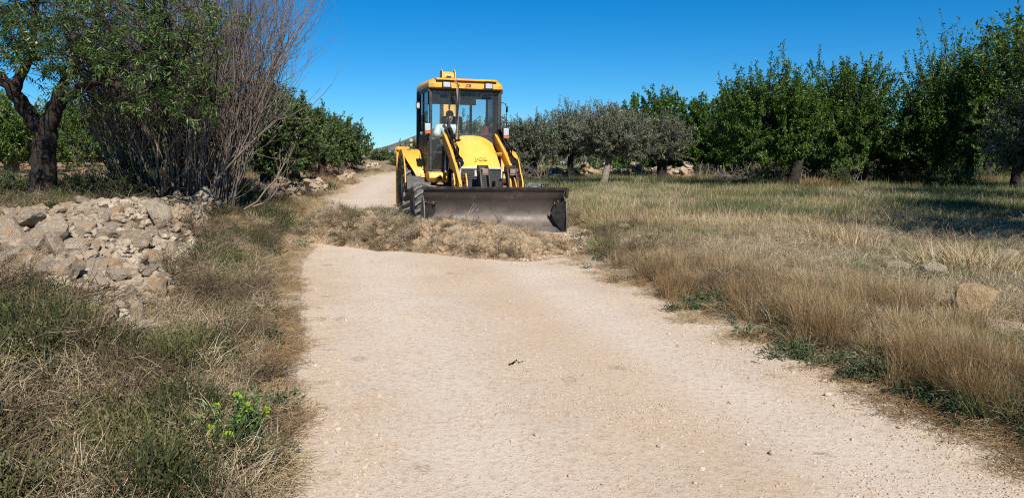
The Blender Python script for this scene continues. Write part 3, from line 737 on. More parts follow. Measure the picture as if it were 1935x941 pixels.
# headlights on brackets with orange indicators, mirrors
for u, z in ((-.845, 1.79), (.70, 1.73)):
    b = MB().box((u, 2.12, z + .02), (.125, .09, .185)); b.tube([(u, 2.14, z - .05), (u * .93, 2.3, z - .12), (u * .93, 2.36, z - .1)], .018, 8); hl = b.obj('headlight', M['black'], rig, bevel=.012)
    b = MB().box((u, 2.07, z + .035), (.105, .014, .135)); b.obj('lens', M['lens'], hl, bevel=.008)
    b = MB().box((u, 2.068, z - .062), (.105, .03, .045)); b.obj('indicator', M['orange'], hl, bevel=.006)
b = MB().tube([(.63, 2.42, 2.335), (.70, 2.40, 2.345), (.755, 2.39, 2.32), (.785, 2.38, 2.24), (.77, 2.36, 1.95), (.775, 2.3, 1.7), (.77, 2.3, 1.3)], .014, 8); b.box((.79, 2.40, 2.22), (.03, .06, .12)); b.obj('mirror_arm', M['black'], rig)
b = MB().tube([(-.77, 2.45, 2.27), (-.90, 2.44, 2.30), (-.97, 2.44, 2.30)], .013, 8); b.box((-.985, 2.44, 2.24), (.07, .07, .13)); b.tube([(-.88, 2.44, 2.3), (-.89, 2.44, 2.1), (-.84, 2.44, 2.06)], .01, 6); ma = b.obj('mirror_arm', M['black'], rig, bevel=.006)
b = MB().box((-.985, 2.40, 2.24), (.055, .01, .09)); b.obj('side_lamp', M['lens'], ma)
b = MB().box((-.955, 3.7, 1.52), (.05, .06, .12)); b.lathe([(-.04, .012), (-.04, .034), (.025, .038), (.025, .012)], (-.96, 3.66, 1.58), 14, 'y'); b.obj('rear_lamp', M['rim'], rig)

# folded boom standing up behind the cab
b = MB().prism([(4.35, .8), (4.62, .8), (4.95, 2.0), (5.02, 2.85), (4.98, 3.07), (4.86, 3.13), (4.76, 3.07), (4.72, 2.8), (4.55, 2.0)], -.11, .155)
boom = b.obj('boom', Y_, rig, bevel=.012)
b = MB().prism([(4.60, 2.6), (4.70, 2.99), (4.76, 2.99), (4.70, 2.6)], -.085, .13); b.box((.02, 4.70, 2.98), (.10, .06, .09)); b.obj('boom_recess', M['darksteel'], boom)
b = MB().tube([(.02, 4.60, 2.3), (.02, 4.66, 2.96)], .022, 10); b.obj('ram_rod', M['chrome'], boom)
for u in (-.125, .165):
    b = MB().prism([(4.62, 2.6), (4.70, 3.12), (4.82, 3.18), (5.0, 3.13), (5.05, 2.75), (4.95, 2.35)], u - .008, u + .008); b.obj('boom_cheek', Y_, boom)
b = MB().box((.02, 4.42, .75), (.5, .25, .5)); b.prism([(5.0, 2.95), (5.25, 2.45), (5.3, 1.0), (5.1, .9), (5.0, 2.2)], -.09, .13); b.obj('dipper', Y_, boom, bevel=.01)
b = MB().prism([(5.0, .5), (5.4, .45), (5.5, .9), (5.2, 1.1), (5.0, .9)], -.3, .34); b.obj('rear_bucket', M['darksteel'], boom)

# the driver, seated
def skinned(name, verts, edges, radii, mat, parent, sub=2, root=0, **k):
    me = bpy.data.meshes.new(name); me.from_pydata(verts, edges, []); me.materials.append(mat)
    o = link(name, me, parent, **k)
    sm = o.modifiers.new('skin', 'SKIN'); sm.use_smooth_shade = True
    if not me.skin_vertices: 
        bm = bmesh.new(); bm.from_mesh(me); bm.verts.layers.skin.verify(); bm.to_mesh(me); bm.free()
    for i, r in enumerate(radii):
        d = me.skin_vertices[0].data[i]; d.radius = (r, r) if not isinstance(r, tuple) else r; d.use_root = (i == root)
    ss = o.modifiers.new('sub', 'SUBSURF'); ss.levels = sub; ss.render_levels = sub
    return o
drv = empty('person', (0, 0, 0), label='seated driver in a pale shirt behind the windscreen with a hand on the steering wheel', cat='person')
drv.matrix_world = Matrix.LocRotScale(rig.location, rig.rotation_euler, None) @ Matrix.Translation((-.30, 2.92, 1.36))
#      0 pelvis, 1 waist, 2 chest, 3 neck base, 4 neck, 5 skull, 6 crown
bv = [(0, .08, .08), (-.03, .06, .28), (-.05, .0, .44), (-.03, -.02, .53), (.0, -.04, .59), (.02, -.06, .68), (.02, -.05, .76),
      (-.21, 0, .47), (-.27, -.12, .26), (-.13, -.36, .29), (-.06, -.42, .30),     # image-left arm to the wheel
      (.12, 0, .48), (.20, -.10, .28), (.24, -.33, .27), (.26, -.42, .30),         # other arm
      (-.10, -.02, .03), (-.15, -.42, .04), (-.14, -.50, -.38), (-.14, -.60, -.42),
      (.10, -.02, .03), (.14, -.42, .04), (.14, -.50, -.38), (.14, -.60, -.42)]
be = [(0, 1), (1, 2), (2, 3), (3, 4), (4, 5), (5, 6), (2, 7), (7, 8), (8, 9), (9, 10), (2, 11), (11, 12), (12, 13), (13, 14), (0, 15), (15, 16), (16, 17), (17, 18), (0, 19), (19, 20), (20, 21), (21, 22)]
br = [(.14, .11), (.13, .10), (.15, .11), .07, .055, (.075, .09), (.055, .065), .06, .048, .038, .03, .06, .048, .038, .03, .085, .065, .048, .04, .085, .065, .048, .04]
skinned('body', bv, be, br, M['skin'], drv)
sv = [bv[0], bv[1], bv[2], bv[3], bv[7], (-.26, -.10, .29), bv[11], (.19, -.08, .30)]
skinned('shirt', sv, [(0, 1), (1, 2), (2, 3), (2, 4), (4, 5), (2, 6), (6, 7)], [(.2, .15), (.195, .145), (.20, .145), .085, .092, .082, .092, .082], M['white'], drv)
tv = [bv[0], bv[15], bv[16], bv[17], bv[19], bv[20], bv[21]]
skinned('trousers', tv, [(0, 1), (1, 2), (2, 3), (0, 4), (4, 5), (5, 6)], [(.16, .125), .1, .08, .06, .1, .08, .06], M['denim'], drv)
b = MB()
rings = []
for k, (zz, rr) in enumerate(((.66, .088), (.70, .096), (.75, .094), (.80, .075), (.825, .03))):
    rings.append([(.02 + rr * .86 * math.cos(t), -.045 + rr * math.sin(t) + (.012 if zz < .72 else 0) * (1 if math.sin(t) > 0 else 2.4), zz) for t in np.linspace(0, 2 * math.pi, 15)[:-1]])
b.loft(rings).obj('hair', M['hair'], drv)
b = MB().prism([(-.155, .665), (-.130, .705), (-.128, .655)], .008, .032); b.lathe([(-.006, .001), (0, .01), (.006, .001)], (-.015, -.132, .70), 8, 'y'); b.lathe([(-.006, .001), (0, .01), (.006, .001)], (.055, -.132, .70), 8, 'y'); b.obj('face_detail', M['skin'], drv)
for sgn, hx_, hy_, hz_ in ((1, -.06, -.42, .30), (-1, .26, -.42, .30)):
    hv = [(hx_, hy_, hz_), (hx_ + .02 * sgn, hy_ - .05, hz_ + .005)]; he = [(0, 1)]; hr = [(.024, .03), (.018, .034)]
    for q in range(4):
        o_ = -.03 + q * .02; n0 = len(hv); ln = (.8, 1, .95, .75)[q]
        hv += [(hv[1][0], hv[1][1] - .03 * ln, hz_ + o_ + .02), (hv[1][0] + .012 * sgn, hv[1][1] - .055 * ln, hz_ + o_), (hv[1][0] + .022 * sgn, hv[1][1] - .045 * ln, hz_ + o_ - .025)]
        he += [(1, n0), (n0, n0 + 1), (n0 + 1, n0 + 2)]; hr += [.009, .008, .007]
    n0 = len(hv); hv += [(hx_ + .025 * sgn, hy_ - .02, hz_ + .035), (hx_ + .03 * sgn, hy_ - .05, hz_ + .045)]; he += [(0, n0), (n0, n0 + 1)]; hr += [.011, .009]
    skinned('hand', hv, he, hr, M['skin'], drv, 1)
# maroon jacket hung inside the cab at the far side
jk = empty('jacket', (0, 0, 0), label='maroon jacket hanging inside the cab behind the right loader arm', cat='jacket')
jk.matrix_world = Matrix.LocRotScale(rig.location, rig.rotation_euler, None) @ Matrix.Translation((.42, 2.66, 1.42))
b = MB()
prs = [(.0, .30, .03, .02), (.06, .27, .08, .04), (.2, .2, .13, .07), (.3, .1, .15, .08), (.4, 0, .17, .09)]
b.loft([[(.02 * math.sin(k * 2.1) + w * math.cos(t) * (1 + .18 * math.sin(3 * t + k)), d * math.sin(t) * (1 + .2 * math.cos(4 * t)), .46 - h) for t in np.linspace(0, 2 * math.pi, 17)[:-1]] for k, (h, _, w, d) in enumerate(prs)])
b.obj('cloth', M['maroon'], jk, angle=70)
b = MB().loft([[(-.10 + w * math.cos(t), -.06 + .03 * math.sin(t), z) for t in np.linspace(0, 2 * math.pi, 9)[:-1]] for z, w in ((.26, .02), (.18, .045), (.06, .06))]); b.obj('pale_lining', M['white'], jk)
# ------------------------------------------------------------------ plants: builders
def unit(v): return v / np.maximum(np.linalg.norm(v, axis=-1, keepdims=True), 1e-9)
def leaf_arrays(P, D, L, W, R, droop=0.0, fold=0.25):
    n = len(P)
    D = unit(D); S = unit(np.cross(D, unit(R.normal(size=(n, 3)) + np.array([0, 0, 1.2])))); Nn = np.cross(S, D)
    L = np.asarray(L).reshape(-1, 1) * np.ones((n, 1)); W = np.asarray(W).reshape(-1, 1) * np.ones((n, 1))
    mid = P + D * L * 0.5 + Nn * (W * fold)
    tip = P + D * L; tip[:, 2] -= droop * L[:, 0]
    V = np.stack([P, mid + S * W * .5, tip, mid - S * W * .5], 1).reshape(-1, 3)
    Fq = np.arange(4 * n).reshape(n, 4)
    return V, Fq
def tube_arrays(P0, P1, R0, R1, ns=4):
    """many straight tapered tubes"""
    P0 = np.asarray(P0, float); P1 = np.asarray(P1, float); n = len(P0)
    D = unit(P1 - P0); A = np.where(np.abs(D[:, 2:3]) > .9, np.array([[1., 0, 0]]), np.array([[0, 0, 1.]]))
    U = unit(np.cross(D, A)); W = np.cross(D, U)
    t = np.arange(ns) * 2 * math.pi / ns
    ring = U[:, None, :] * np.cos(t)[None, :, None] + W[:, None, :] * np.sin(t)[None, :, None]
    a = P0[:, None] + ring * np.asarray(R0).reshape(-1, 1, 1); b_ = P1[:, None] + ring * np.asarray(R1).reshape(-1, 1, 1)
    V = np.concatenate([a, b_], 1).reshape(-1, 3)
    base = (np.arange(n) * 2 * ns)[:, None]
    i = np.arange(ns); j = (i + 1) % ns
    q = np.stack([i, j, j + ns, i + ns], -1)[None] + base[:, :, None]
    return V, q.reshape(-1, 4)
def sweep(pts, r, ns=8):
    pts = np.asarray(pts, float); n = len(pts); T = unit(np.gradient(pts, axis=0)); u = np.array([.31, .95, .07]); rings = []
    for k in range(n):
        u = u - T[k] * (u @ T[k]); u = u / np.linalg.norm(u); w = np.cross(T[k], u)
        t = np.arange(ns) * 2 * math.pi / ns
        rings.append(pts[k] + r[k] * (np.cos(t)[:, None] * u + np.sin(t)[:, None] * w))
    V = np.concatenate(rings); i = np.arange(ns); j = (i + 1) % ns
    q = np.concatenate([np.stack([i, j, j + ns, i + ns], -1) + k * ns for k in range(n - 1)])
    return V, q
def join(parts):
    Vs, Fs, o = [], [], 0
    for V, f in parts:
        Vs.append(V); Fs.append(f + o); o += len(V)
    return np.concatenate(Vs), Fs
def curve_pts(p0, p1, bend, n=5, R=None):
    p0 = np.array(p0, float); p1 = np.array(p1, float); t = np.linspace(0, 1, n)[:, None]
    return p0 + (p1 - p0) * t + np.array(bend)[None] * (4 * t * (1 - t))

def shoots_crown(R, starts, dirs, lens, n_leaf, leaf_l, leaf_w, up=0.35, spread=0.9, droop=.25, twig_r=.008):
    """leafy shoots: start, direction, length -> leaves and twigs"""
    ns = len(starts); m = n_leaf
    t = R.random((ns, m)) ** 0.85
    bend = np.zeros((ns, 1, 3)); bend[:, 0, 2] = up
    pos = starts[:, None] + (dirs * lens[:, None])[:, None] * t[..., None] + bend * (t[..., None] ** 2) * lens[:, None, None] * .5
    d = unit(dirs[:, None] * .7 + R.normal(size=(ns, m, 3)) * spread)
    d[..., 2] -= droop; d = unit(d)
    pos = pos + R.normal(size=pos.shape) * .02
    P = pos.reshape(-1, 3); D = d.reshape(-1, 3)
    L = leaf_l * R.uniform(.65, 1.25, len(P)); W = leaf_w * R.uniform(.7, 1.2, len(P))
    V, q = leaf_arrays(P, D, L, W, R)
    st = np.repeat(R.random(ns), m); tint = np.clip(.55 * R.random(len(P)) + .3 * st + .15 * R.random(len(P)) ** 3 * 2, 0, 1)
    ends = starts + dirs * lens[:, None]; ends[:, 2] += up * lens * .5
    tw = tube_arrays(starts, ends, np.full(ns, twig_r), np.full(ns, twig_r * .4), 3)
    return (V, q), np.repeat(tint, 4), tw

def tree(name, label, cat, base, crown_c, crown_r, seed, leafm, barkm, n_sh=150, n_leaf=45, leaf_l=.085, leaf_w=.032, sh_len=(.35, .9), upness=.9, trunk_h=None, trunk_r=.13, lean=0.0, spiky=.5, droop=.25, hollow=.45, group=None, lumps=3, up=.35, twig_r=.008):
    """crown_c, crown_r: centre and radii of the crown in the world; a fork of limbs carries it"""
    R = np.random.default_rng(seed)
    base = np.array(base, float); cc = np.array(crown_c, float) - base; cr = np.array(crown_r, float)
    t = empty(name, tuple(base), label=label, cat=cat, group=group)
    th = trunk_h or max(.5, (cc[2] - cr[2]) + .25 * cr[2])
    fork = np.array([lean + R.normal() * .05, R.normal() * .05, th])
    parts = []
    pts = curve_pts((0, 0, -.15), fork, (R.normal() * .08 - lean * .2, R.normal() * .06, 0), 6)
    rr = np.linspace(trunk_r * 1.25, trunk_r * .9, 6); rr[0] *= 1.25
    parts.append(sweep(pts, rr, 9))
    # limbs to points inside the crown
    nl = 5; limb_pts = []
    for k in range(nl):
        a = 2 * math.pi * (k + R.random() * .6) / nl
        tgt = cc + np.array([math.cos(a) * cr[0] * .62, math.sin(a) * cr[1] * .62, cr[2] * R.uniform(-.15, .45)])
        lp = curve_pts(fork, tgt, (math.cos(a) * .15, math.sin(a) * .15, -.12 * cr[2]), 6) + np.vstack([np.zeros(3), R.normal(size=(5, 3)) * .06])
        r_ = np.linspace(trunk_r * .62, trunk_r * .16, 6)
        parts.append(sweep(lp, r_, 6)); limb_pts.append(lp[2:])
    limb_pts = np.concatenate(limb_pts)
    # lumpy ellipsoid of shoots
    u = unit(R.normal(size=(n_sh * 3, 3)))
    rad = hollow + (1 - hollow) * R.random(n_sh * 3) ** .6
    ph = R.random((lumps, 3)) * 6.28; fr = R.uniform(1.5, 3.2, (lumps, 3))
    lum = 1 + .16 * sum(np.sin((u * fr[k]).sum(1) * 2.2 + ph[k, 0]) for k in range(lumps)) / math.sqrt(lumps) * 1.5
    P = u * (rad * lum)[:, None] * cr
    keep = (P[:, 2] > -cr[2] * .92)
    # gaps: drop shoots in some noise cells
    g = np.sin(P[:, 0] * 2.1 + ph[0, 0]) * np.sin(P[:, 1] * 2.3 + ph[0, 1]) * np.sin(P[:, 2] * 2.6 + ph[0, 2])
    keep &= g > -.42
    P = P[keep][:n_sh]; rad_dir = unit(P / cr)
    D = unit(rad_dir * .75 + np.array([0, 0, upness]) + R.normal(size=P.shape) * .35)
    top = np.clip(P[:, 2] / cr[2], 0, 1)
    Ln = R.uniform(*sh_len, len(P)) * (1 + spiky * top * R.random(len(P)))
    S = P + cc - D * Ln[:, None] * .5
    lv, tint, tw = shoots_crown(R, S, D, Ln, n_leaf, leaf_l, leaf_w, up, .9, droop, twig_r)
    parts.append(tw)
    # second order branches from limbs to shoot starts
    sel = R.choice(len(S), min(len(S), 46), replace=False)
    d2 = ((limb_pts[None] - S[sel][:, None]) ** 2).sum(-1); near = limb_pts[d2.argmin(1)]
    parts.append(tube_arrays(near, S[sel], np.full(len(sel), trunk_r * .14), np.full(len(sel), twig_r * 1.1), 4))
    V, Fs = join(parts)
    link('trunk', np_mesh('trunk', V, Fs, barkm, True), t)
    link('crown', np_mesh('crown', lv[0], [lv[1]], leafm, False, {'tint': tint}), t)
    return t

def px_tree(name, label, cat, px, top, bottom, hw, d, seed, leafm, barkm, trunk_px=None, base_y=None, depth_r=None, **k):
    """crown box in photograph pixels at distance d"""
    c = at(px, (top + bottom) / 2, d); s = d / F
    rx, rz = hw * s, (bottom - top) / 2 * s
    tp = at(trunk_px if trunk_px is not None else px, 300, d)
    b = (tp.x, d, gz(tp.x, d) - .03)
    return tree(name, label, cat, b, (c.x, d, c.z), (rx * .92, depth_r or rx * .85, rz * .88), seed, leafm, barkm, **k)

# ------------------------------------------------------------------ orchard on the right
AL = dict(leaf_l=.098, leaf_w=.042, sh_len=(.4, .95), upness=.5, spiky=.35, lumps=4, hollow=.25)
gA = 'almond trees of the orchard'
px_tree('almond_tree', 'far almond tree with jagged top rising behind the grey olive trees', 'tree', 1235, 172, 344, 96, 40, 101, M['almond'], M['bark'], n_sh=640, n_leaf=70, group=gA, **dict(AL, leaf_l=.14, leaf_w=.065))
px_tree('almond_tree', 'low almond tree filling the gap between the olives and the tall almonds', 'tree', 1345, 182, 349, 74, 36, 102, M['almond'], M['bark'], n_sh=560, n_leaf=70, group=gA, **dict(AL, leaf_l=.14, leaf_w=.065))
px_tree('almond_tree', 'almond tree with forked pale trunk and a bare bent limb in its crown', 'tree', 1458, 132, 332, 100, 24, 103, M['almond'], M['bark'], trunk_px=1490, n_sh=640, n_leaf=68, trunk_r=.17, lean=.25, group=gA, **AL)
px_tree('almond_tree', 'broad almond tree with twin high shoots beside the gap of sky', 'tree', 1610, 120, 339, 100, 26, 104, M['almond'], M['bark'], trunk_px=1645, n_sh=680, n_leaf=68, trunk_r=.17, group=gA, **AL)
px_tree('almond_tree', 'short round almond tree below the gap of sky', 'tree', 1722, 232, 344, 79, 27, 105, M['almond'], M['bark'], trunk_px=1678, n_sh=375, n_leaf=68, group=gA, **AL)
px_tree('almond_tree', 'tall loose almond tree with the highest thin leader against the sky', 'tree', 1795, 88, 334, 98, 25, 106, M['almond'], M['bark'], trunk_px=1830, n_sh=760, n_leaf=46, spiky=.9, leaf_l=.1, leaf_w=.043, sh_len=(.45, 1.05), upness=1.1, hollow=.2, group=gA)
px_tree('almond_tree', 'large dark almond tree behind the silver olive at the frame edge', 'tree', 1925, 46, 334, 100, 23, 107, M['almond'], M['bark'], n_sh=700, n_leaf=68, group=gA, **AL)
px_tree('almond_tree', 'far almond tree seen between the tall ones behind scrub', 'tree', 1540, 190, 344, 84, 42, 108, M['almond'], M['bark'], n_sh=345, n_leaf=48, group=gA, **dict(AL, leaf_l=.14, leaf_w=.065))
OL = dict(leaf_l=.085, leaf_w=.024, sh_len=(.3, .75), upness=.5, spiky=.25, droop=.2)
gO = 'olive trees along the field edge'
px_tree('olive_tree', 'rounded grey olive tree directly behind the digger cab mirror', 'tree', 1000, 226, 312, 57, 29, 111, M['olive'], M['bark'], trunk_px=1014, n_sh=495, n_leaf=60, trunk_r=.12, lean=-.2, group=gO, **OL)
px_tree('olive_tree', 'taller olive tree with ragged top between the round one and the pale trunked one', 'tree', 1082, 204, 312, 60, 30, 112, M['olive'], M['bark'], n_sh=495, n_leaf=60, trunk_r=.12, group=gO, **OL)
px_tree('olive_tree', 'olive tree standing on a bare pale leaning trunk in the field', 'tree', 1155, 210, 304, 76, 26, 113, M['olive'], M['barkpale'], trunk_px=1139, n_sh=570, n_leaf=60, trunk_r=.115, lean=.2, trunk_h=1.15, group=gO, **OL)
px_tree('olive_tree', 'olive tree with thick dark trunk in front of the dry stone wall', 'tree', 1245, 222, 312, 62, 29.5, 114, M['olive'], M['bark'], trunk_px=1256, n_sh=450, n_leaf=60, trunk_r=.19, group=gO, **OL)
px_tree('olive_tree', 'silvery olive tree cut off by the right frame edge', 'tree', 1975, 175, 344, 86, 15, 115, M['olive'], M['bark'], n_sh=630, n_leaf=70, leaf_l=.075, leaf_w=.018, sh_len=(.3, .7), upness=.2, spiky=.2, droop=.3, trunk_r=.14, group=gO)
# out of frame to the right: they throw the shade that crosses the field
for i, (x, y, r, h, lb) in enumerate(((8.75, 9.2, 2.05, 3.1, 'almond tree out of frame casting the nearest band of shade on the field'), (10.5, 12.4, 2.0, 3.0, 'almond tree out of frame casting the middle band of shade on the field'), (12.9, 17.2, 2.2, 3.1, 'almond tree out of frame casting the far band of shade on the field'))):
    tree('almond_tree', lb, 'tree', (x, y, gz(x, y) - .03), (x, y, gz(x, y) + h), (r, r, 1.5), 120 + i, M['almond'], M['bark'], n_sh=390, n_leaf=44, group=gA, **AL)
px_tree('almond_tree', 'almond tree filling the row behind the bent pale trunk', 'tree', 1405, 158, 336, 70, 31, 116, M['almond'], M['bark'], n_sh=420, n_leaf=64, group=gA, **AL)
px_tree('almond_tree', 'almond tree standing behind the two tallest crowns of the right row', 'tree', 1545, 140, 338, 78, 30, 117, M['almond'], M['bark'], n_sh=460, n_leaf=64, group=gA, **AL)
px_tree('almond_tree', 'almond tree at the back between the tall loose one and the large dark one', 'tree', 1865, 110, 338, 80, 29, 118, M['almond'], M['bark'], n_sh=460, n_leaf=64, group=gA, **AL)
# behind the digger
gB = 'trees behind the digger'
px_tree('carob_tree', 'dark tree seen through the cab windows behind the digger', 'tree', 905, 232, 339, 74, 46, 131, M['carob'], M['bark'], n_sh=330, n_leaf=44, leaf_l=.15, leaf_w=.075, group=gB)
px_tree('carob_tree', 'low tree on the road bend just left of the cab', 'tree', 792, 268, 340, 40, 58, 132, M['carob'], M['bark'], n_sh=180, n_leaf=40, leaf_l=.17, leaf_w=.08, upness=1.3, group=gB)

# ------------------------------------------------------------------ left side, beyond the shrub
CA = dict(leaf_l=.095, leaf_w=.045, sh_len=(.25, .65), upness=.7, spiky=.3)
gL = 'trees lining the left of the track'
px_tree('carob_tree', 'bushy tree with pale leaf tips just right of the bare shrub', 'tree', 505, 172, 339, 86, 18.5, 141, M['carob'], M['bark'], n_sh=495, n_leaf=56, trunk_r=.16, group=gL, **CA)
px_tree('carob_tree', 'second tree along the track with a loose twig standing above its crown', 'tree', 560, 184, 332, 67, 24, 142, M['carob'], M['bark'], n_sh=450, n_leaf=56, group=gL, **CA)
px_tree('carob_tree', 'darker dense tree in the middle of the left row', 'tree', 608, 212, 326, 57, 30, 143, M['carob'], M['bark'], n_sh=390, n_leaf=56, group=gL, **CA)
px_tree('carob_tree', 'last round tree of the left row with open sky to its right', 'tree', 648, 230, 322, 45, 36, 144, M['carob'], M['bark'], n_sh=360, n_leaf=56, leaf_l=.13, leaf_w=.055, sh_len=(.4, .8), upness=.6, spiky=.5, group=gL)
px_tree('pine_tree', 'far brownish pine top peeping over the end of the left row', 'tree', 627, 228, 314, 18, 62, 145, M['scrub'], M['bark'], n_sh=165, n_leaf=40, leaf_l=.2, leaf_w=.07, group='far pines')
px_tree('pine_tree', 'far brownish pine peeping over the middle of the left row', 'tree', 594, 212, 314, 21, 64, 146, M['scrub'], M['bark'], n_sh=180, n_leaf=40, leaf_l=.2, leaf_w=.07, group='far pines')
gF = 'trees at the back of the left terrace'
AF = dict(leaf_l=.11, leaf_w=.05, sh_len=(.35, .8), upness=.7)
px_tree('almond_tree', 'back almond tree with curved bare trunk at the left frame edge', 'tree', 25, 195, 314, 90, 23, 151, M['almond'], M['barkpale'], trunk_px=22, n_sh=450, n_leaf=48, trunk_r=.17, lean=.25, trunk_h=1.6, group=gF, **AF)
px_tree('almond_tree', 'back almond tree seen between the dark trunk and the bare shrub', 'tree', 165, 185, 326, 102, 29, 152, M['almond'], M['barkpale'], trunk_px=152, n_sh=495, n_leaf=48, trunk_r=.13, lean=.2, group=gF, **AF)
px_tree('almond_tree', 'back almond tree hidden behind the bare shrub stems', 'tree', 310, 170, 332, 114, 27, 153, M['almond'], M['bark'], n_sh=495, n_leaf=48, group=gF, **AF)
px_tree('almond_tree', 'back almond tree behind the right side of the bare shrub', 'tree', 425, 195, 336, 90, 25, 154, M['carob'], M['bark'], n_sh=495, n_leaf=48, group=gF, **AF)
px_tree('almond_tree', 'back almond tree far off between two curved trunks', 'tree', 85, 205, 326, 84, 38, 155, M['almond'], M['bark'], n_sh=360, n_leaf=44, group=gF, **AF)
px_tree('almond_tree', 'back almond tree out at the far left of the terrace', 'tree', -70, 170, 324, 96, 27, 156, M['almond'], M['bark'], n_sh=360, n_leaf=44, group=gF, **AF)

# ------------------------------------------------------------------ the big almond tree on the left, trunk and limbs after the photograph
def big_tree():
    R = np.random.default_rng(77); d = 12.0
    b = on(80, 388, d)
    t = empty('almond_tree', tuple(b), label='big dark almond tree with forked shade-darkened trunk behind the stone heap', cat='tree')
    o = np.array(b)
    def P(px, py, dd=0.0): return np.array(at(px, py, d + dd)) - o
    parts = []
    def limb(pts, r0, r1, n=8):
        pts = np.array(pts); m = []
        for a, b_ in zip(pts[:-1], pts[1:]):
            for k in range(3): m.append(a + (b_ - a) * k / 3)
        m.append(pts[-1]); m = np.array(m)
        sm = m.copy(); sm[1:-1] = (m[:-2] + 2 * m[1:-1] + m[2:]) / 4; sm[1:-1] += R.normal(size=sm[1:-1].shape) * .012
        r = np.linspace(r0, r1, len(sm)) * R.uniform(.93, 1.07, len(sm))
        parts.append(sweep(sm, r, n)); return sm
    limb([P(80, 397), P(80, 375), P(82, 330), P(84, 290), P(85, 245)], .205, .165, 12)
    limb([P(78, 400), P(74, 380), P(80, 350)], .25, .15, 10)
    skel = []
    skel.append(limb([P(84, 250), P(66, 232, -.1), P(42, 200, -.2), P(25, 170, -.3), P(2, 150, -.4), P(-40, 120, -.5), P(-90, 70, -.6)], .135, .05))
    skel.append(limb([P(25, 172, -.3), P(40, 145, -.2), P(58, 100, -.2), P(62, 50, 0), P(75, -10, 0)], .085, .03))
    skel.append(limb([P(85, 250), P(98, 215, -.1), P(115, 185, -.1), P(120, 160, 0)], .145, .085))
    skel.append(limb([P(118, 165, 0), P(140, 130, .2), P(165, 90, .3), P(180, 40, .3), P(200, -30, .4)], .075, .03))
    skel.append(limb([P(112, 190, -.1), P(140, 178, -.3), P(175, 155, -.5), P(210, 152, -.6), P(230, 172, -.6), P(245, 193, -.6), P(270, 185, -.7), P(295, 155, -.8), P(325, 118, -.9)], .085, .03))
    skel.append(limb([P(175, 155, -.5), P(220, 118, -.5), P(285, 90, -.5), P(310, 40, -.5)], .06, .02))
    skel.append(limb([P(75, 55, 0), P(90, 50, -.3), P(115, 38, -.5)], .05, .02))
    skel.append(limb([P(300, 150, -.8), P(340, 170, -.9), P(380, 190, -1), P(405, 200, -1)], .035, .012))
    skel.append(limb([P(20, 25, -.8), P(40, 10, -.8), P(62, 5, -.8)], .02, .008))
    sk = np.concatenate(skel)
    # leafy shoots in clumps (px, py, rx, ry, weight)
    clumps = [(30, 40, 110, 75, 90), (120, 60, 100, 80, 120), (220, 50, 90, 75, 85), (330, 45, 75, 65, 62), (180, 110, 80, 45, 55), (285, 115, 70, 60, 48), (345, 130, 60, 60, 40), (385, 185, 45, 35, 26), (310, 195, 60, 35, 34), (160, 165, 50, 26, 16), (215, 205, 45, 28, 14), (70, 100, 55, 45, 26), (20, 110, 45, 45, 24), (-60, 80, 90, 110, 60), (400, 40, 30, 55, 22), (340, 205, 40, 25, 10), (150, -60, 220, 60, 110)]
    S = []
    for (cx, cy, rx, ry, w) in clumps:
        n = int(w * .78); u = R.normal(size=(n, 3)); u = u / np.maximum(1, np.linalg.norm(u, axis=1, keepdims=True) / 1.25)
        for q in u: S.append(P(cx + q[0] * rx * .72, cy + q[1] * ry * .72, q[2] * 1.15 - .85))
    S = np.array(S); n = len(S)
    D = unit(R.normal(size=(n, 3)) * np.array([1, 1, .7]) + np.array([0, 0, .25]))
    Ln = R.uniform(.22, .55, n)
    lv, tint, tw = shoots_crown(R, S, D, Ln, 30, .088, .021, -.1, .8, .55, .005)
    parts.append(tw)
    dd = ((sk[None] - S[:, None]) ** 2).sum(-1); nb = sk[dd.argmin(1)]
    sel = R.random(n) < .45
    mid = (nb + S) / 2 + R.normal(size=S.shape) * .06
    parts.append(tube_arrays(nb[sel], mid[sel], np.full(sel.sum(), .013), np.full(sel.sum(), .008), 4)); parts.append(tube_arrays(mid[sel], S[sel], np.full(sel.sum(), .008), np.full(sel.sum(), .005), 4))
    V, Fs = join(parts)
    link('trunk', np_mesh('trunk', V, Fs, M['bark'], True), t)
    link('crown', np_mesh('crown', lv[0], [lv[1]], M['almondnear'], False, {'tint': tint}), t)
    # pale almond hulls still hanging on the twigs
    k = R.choice(n, 40, replace=False); q = S[k] + D[k] * (Ln[k] * .5)[:, None]
    hv, hf = [], []
    ico = bmesh.new(); bmesh.ops.create_icosphere(ico, subdivisions=1, radius=.016); iv = np.array([v.co for v in ico.verts]); fi = np.array([[v.index for v in f.verts] for f in ico.faces]); ico.free()
    V, Fs = join([(iv * np.array([1, 1, 1.35]) + p + np.array([0, 0, -.03]), fi) for p in q])
    o_ = link('almond_hulls', np_mesh('almond_hulls', V, Fs, M['palestone'], True), t); o_['kind'] = 'stuff'
big_tree()

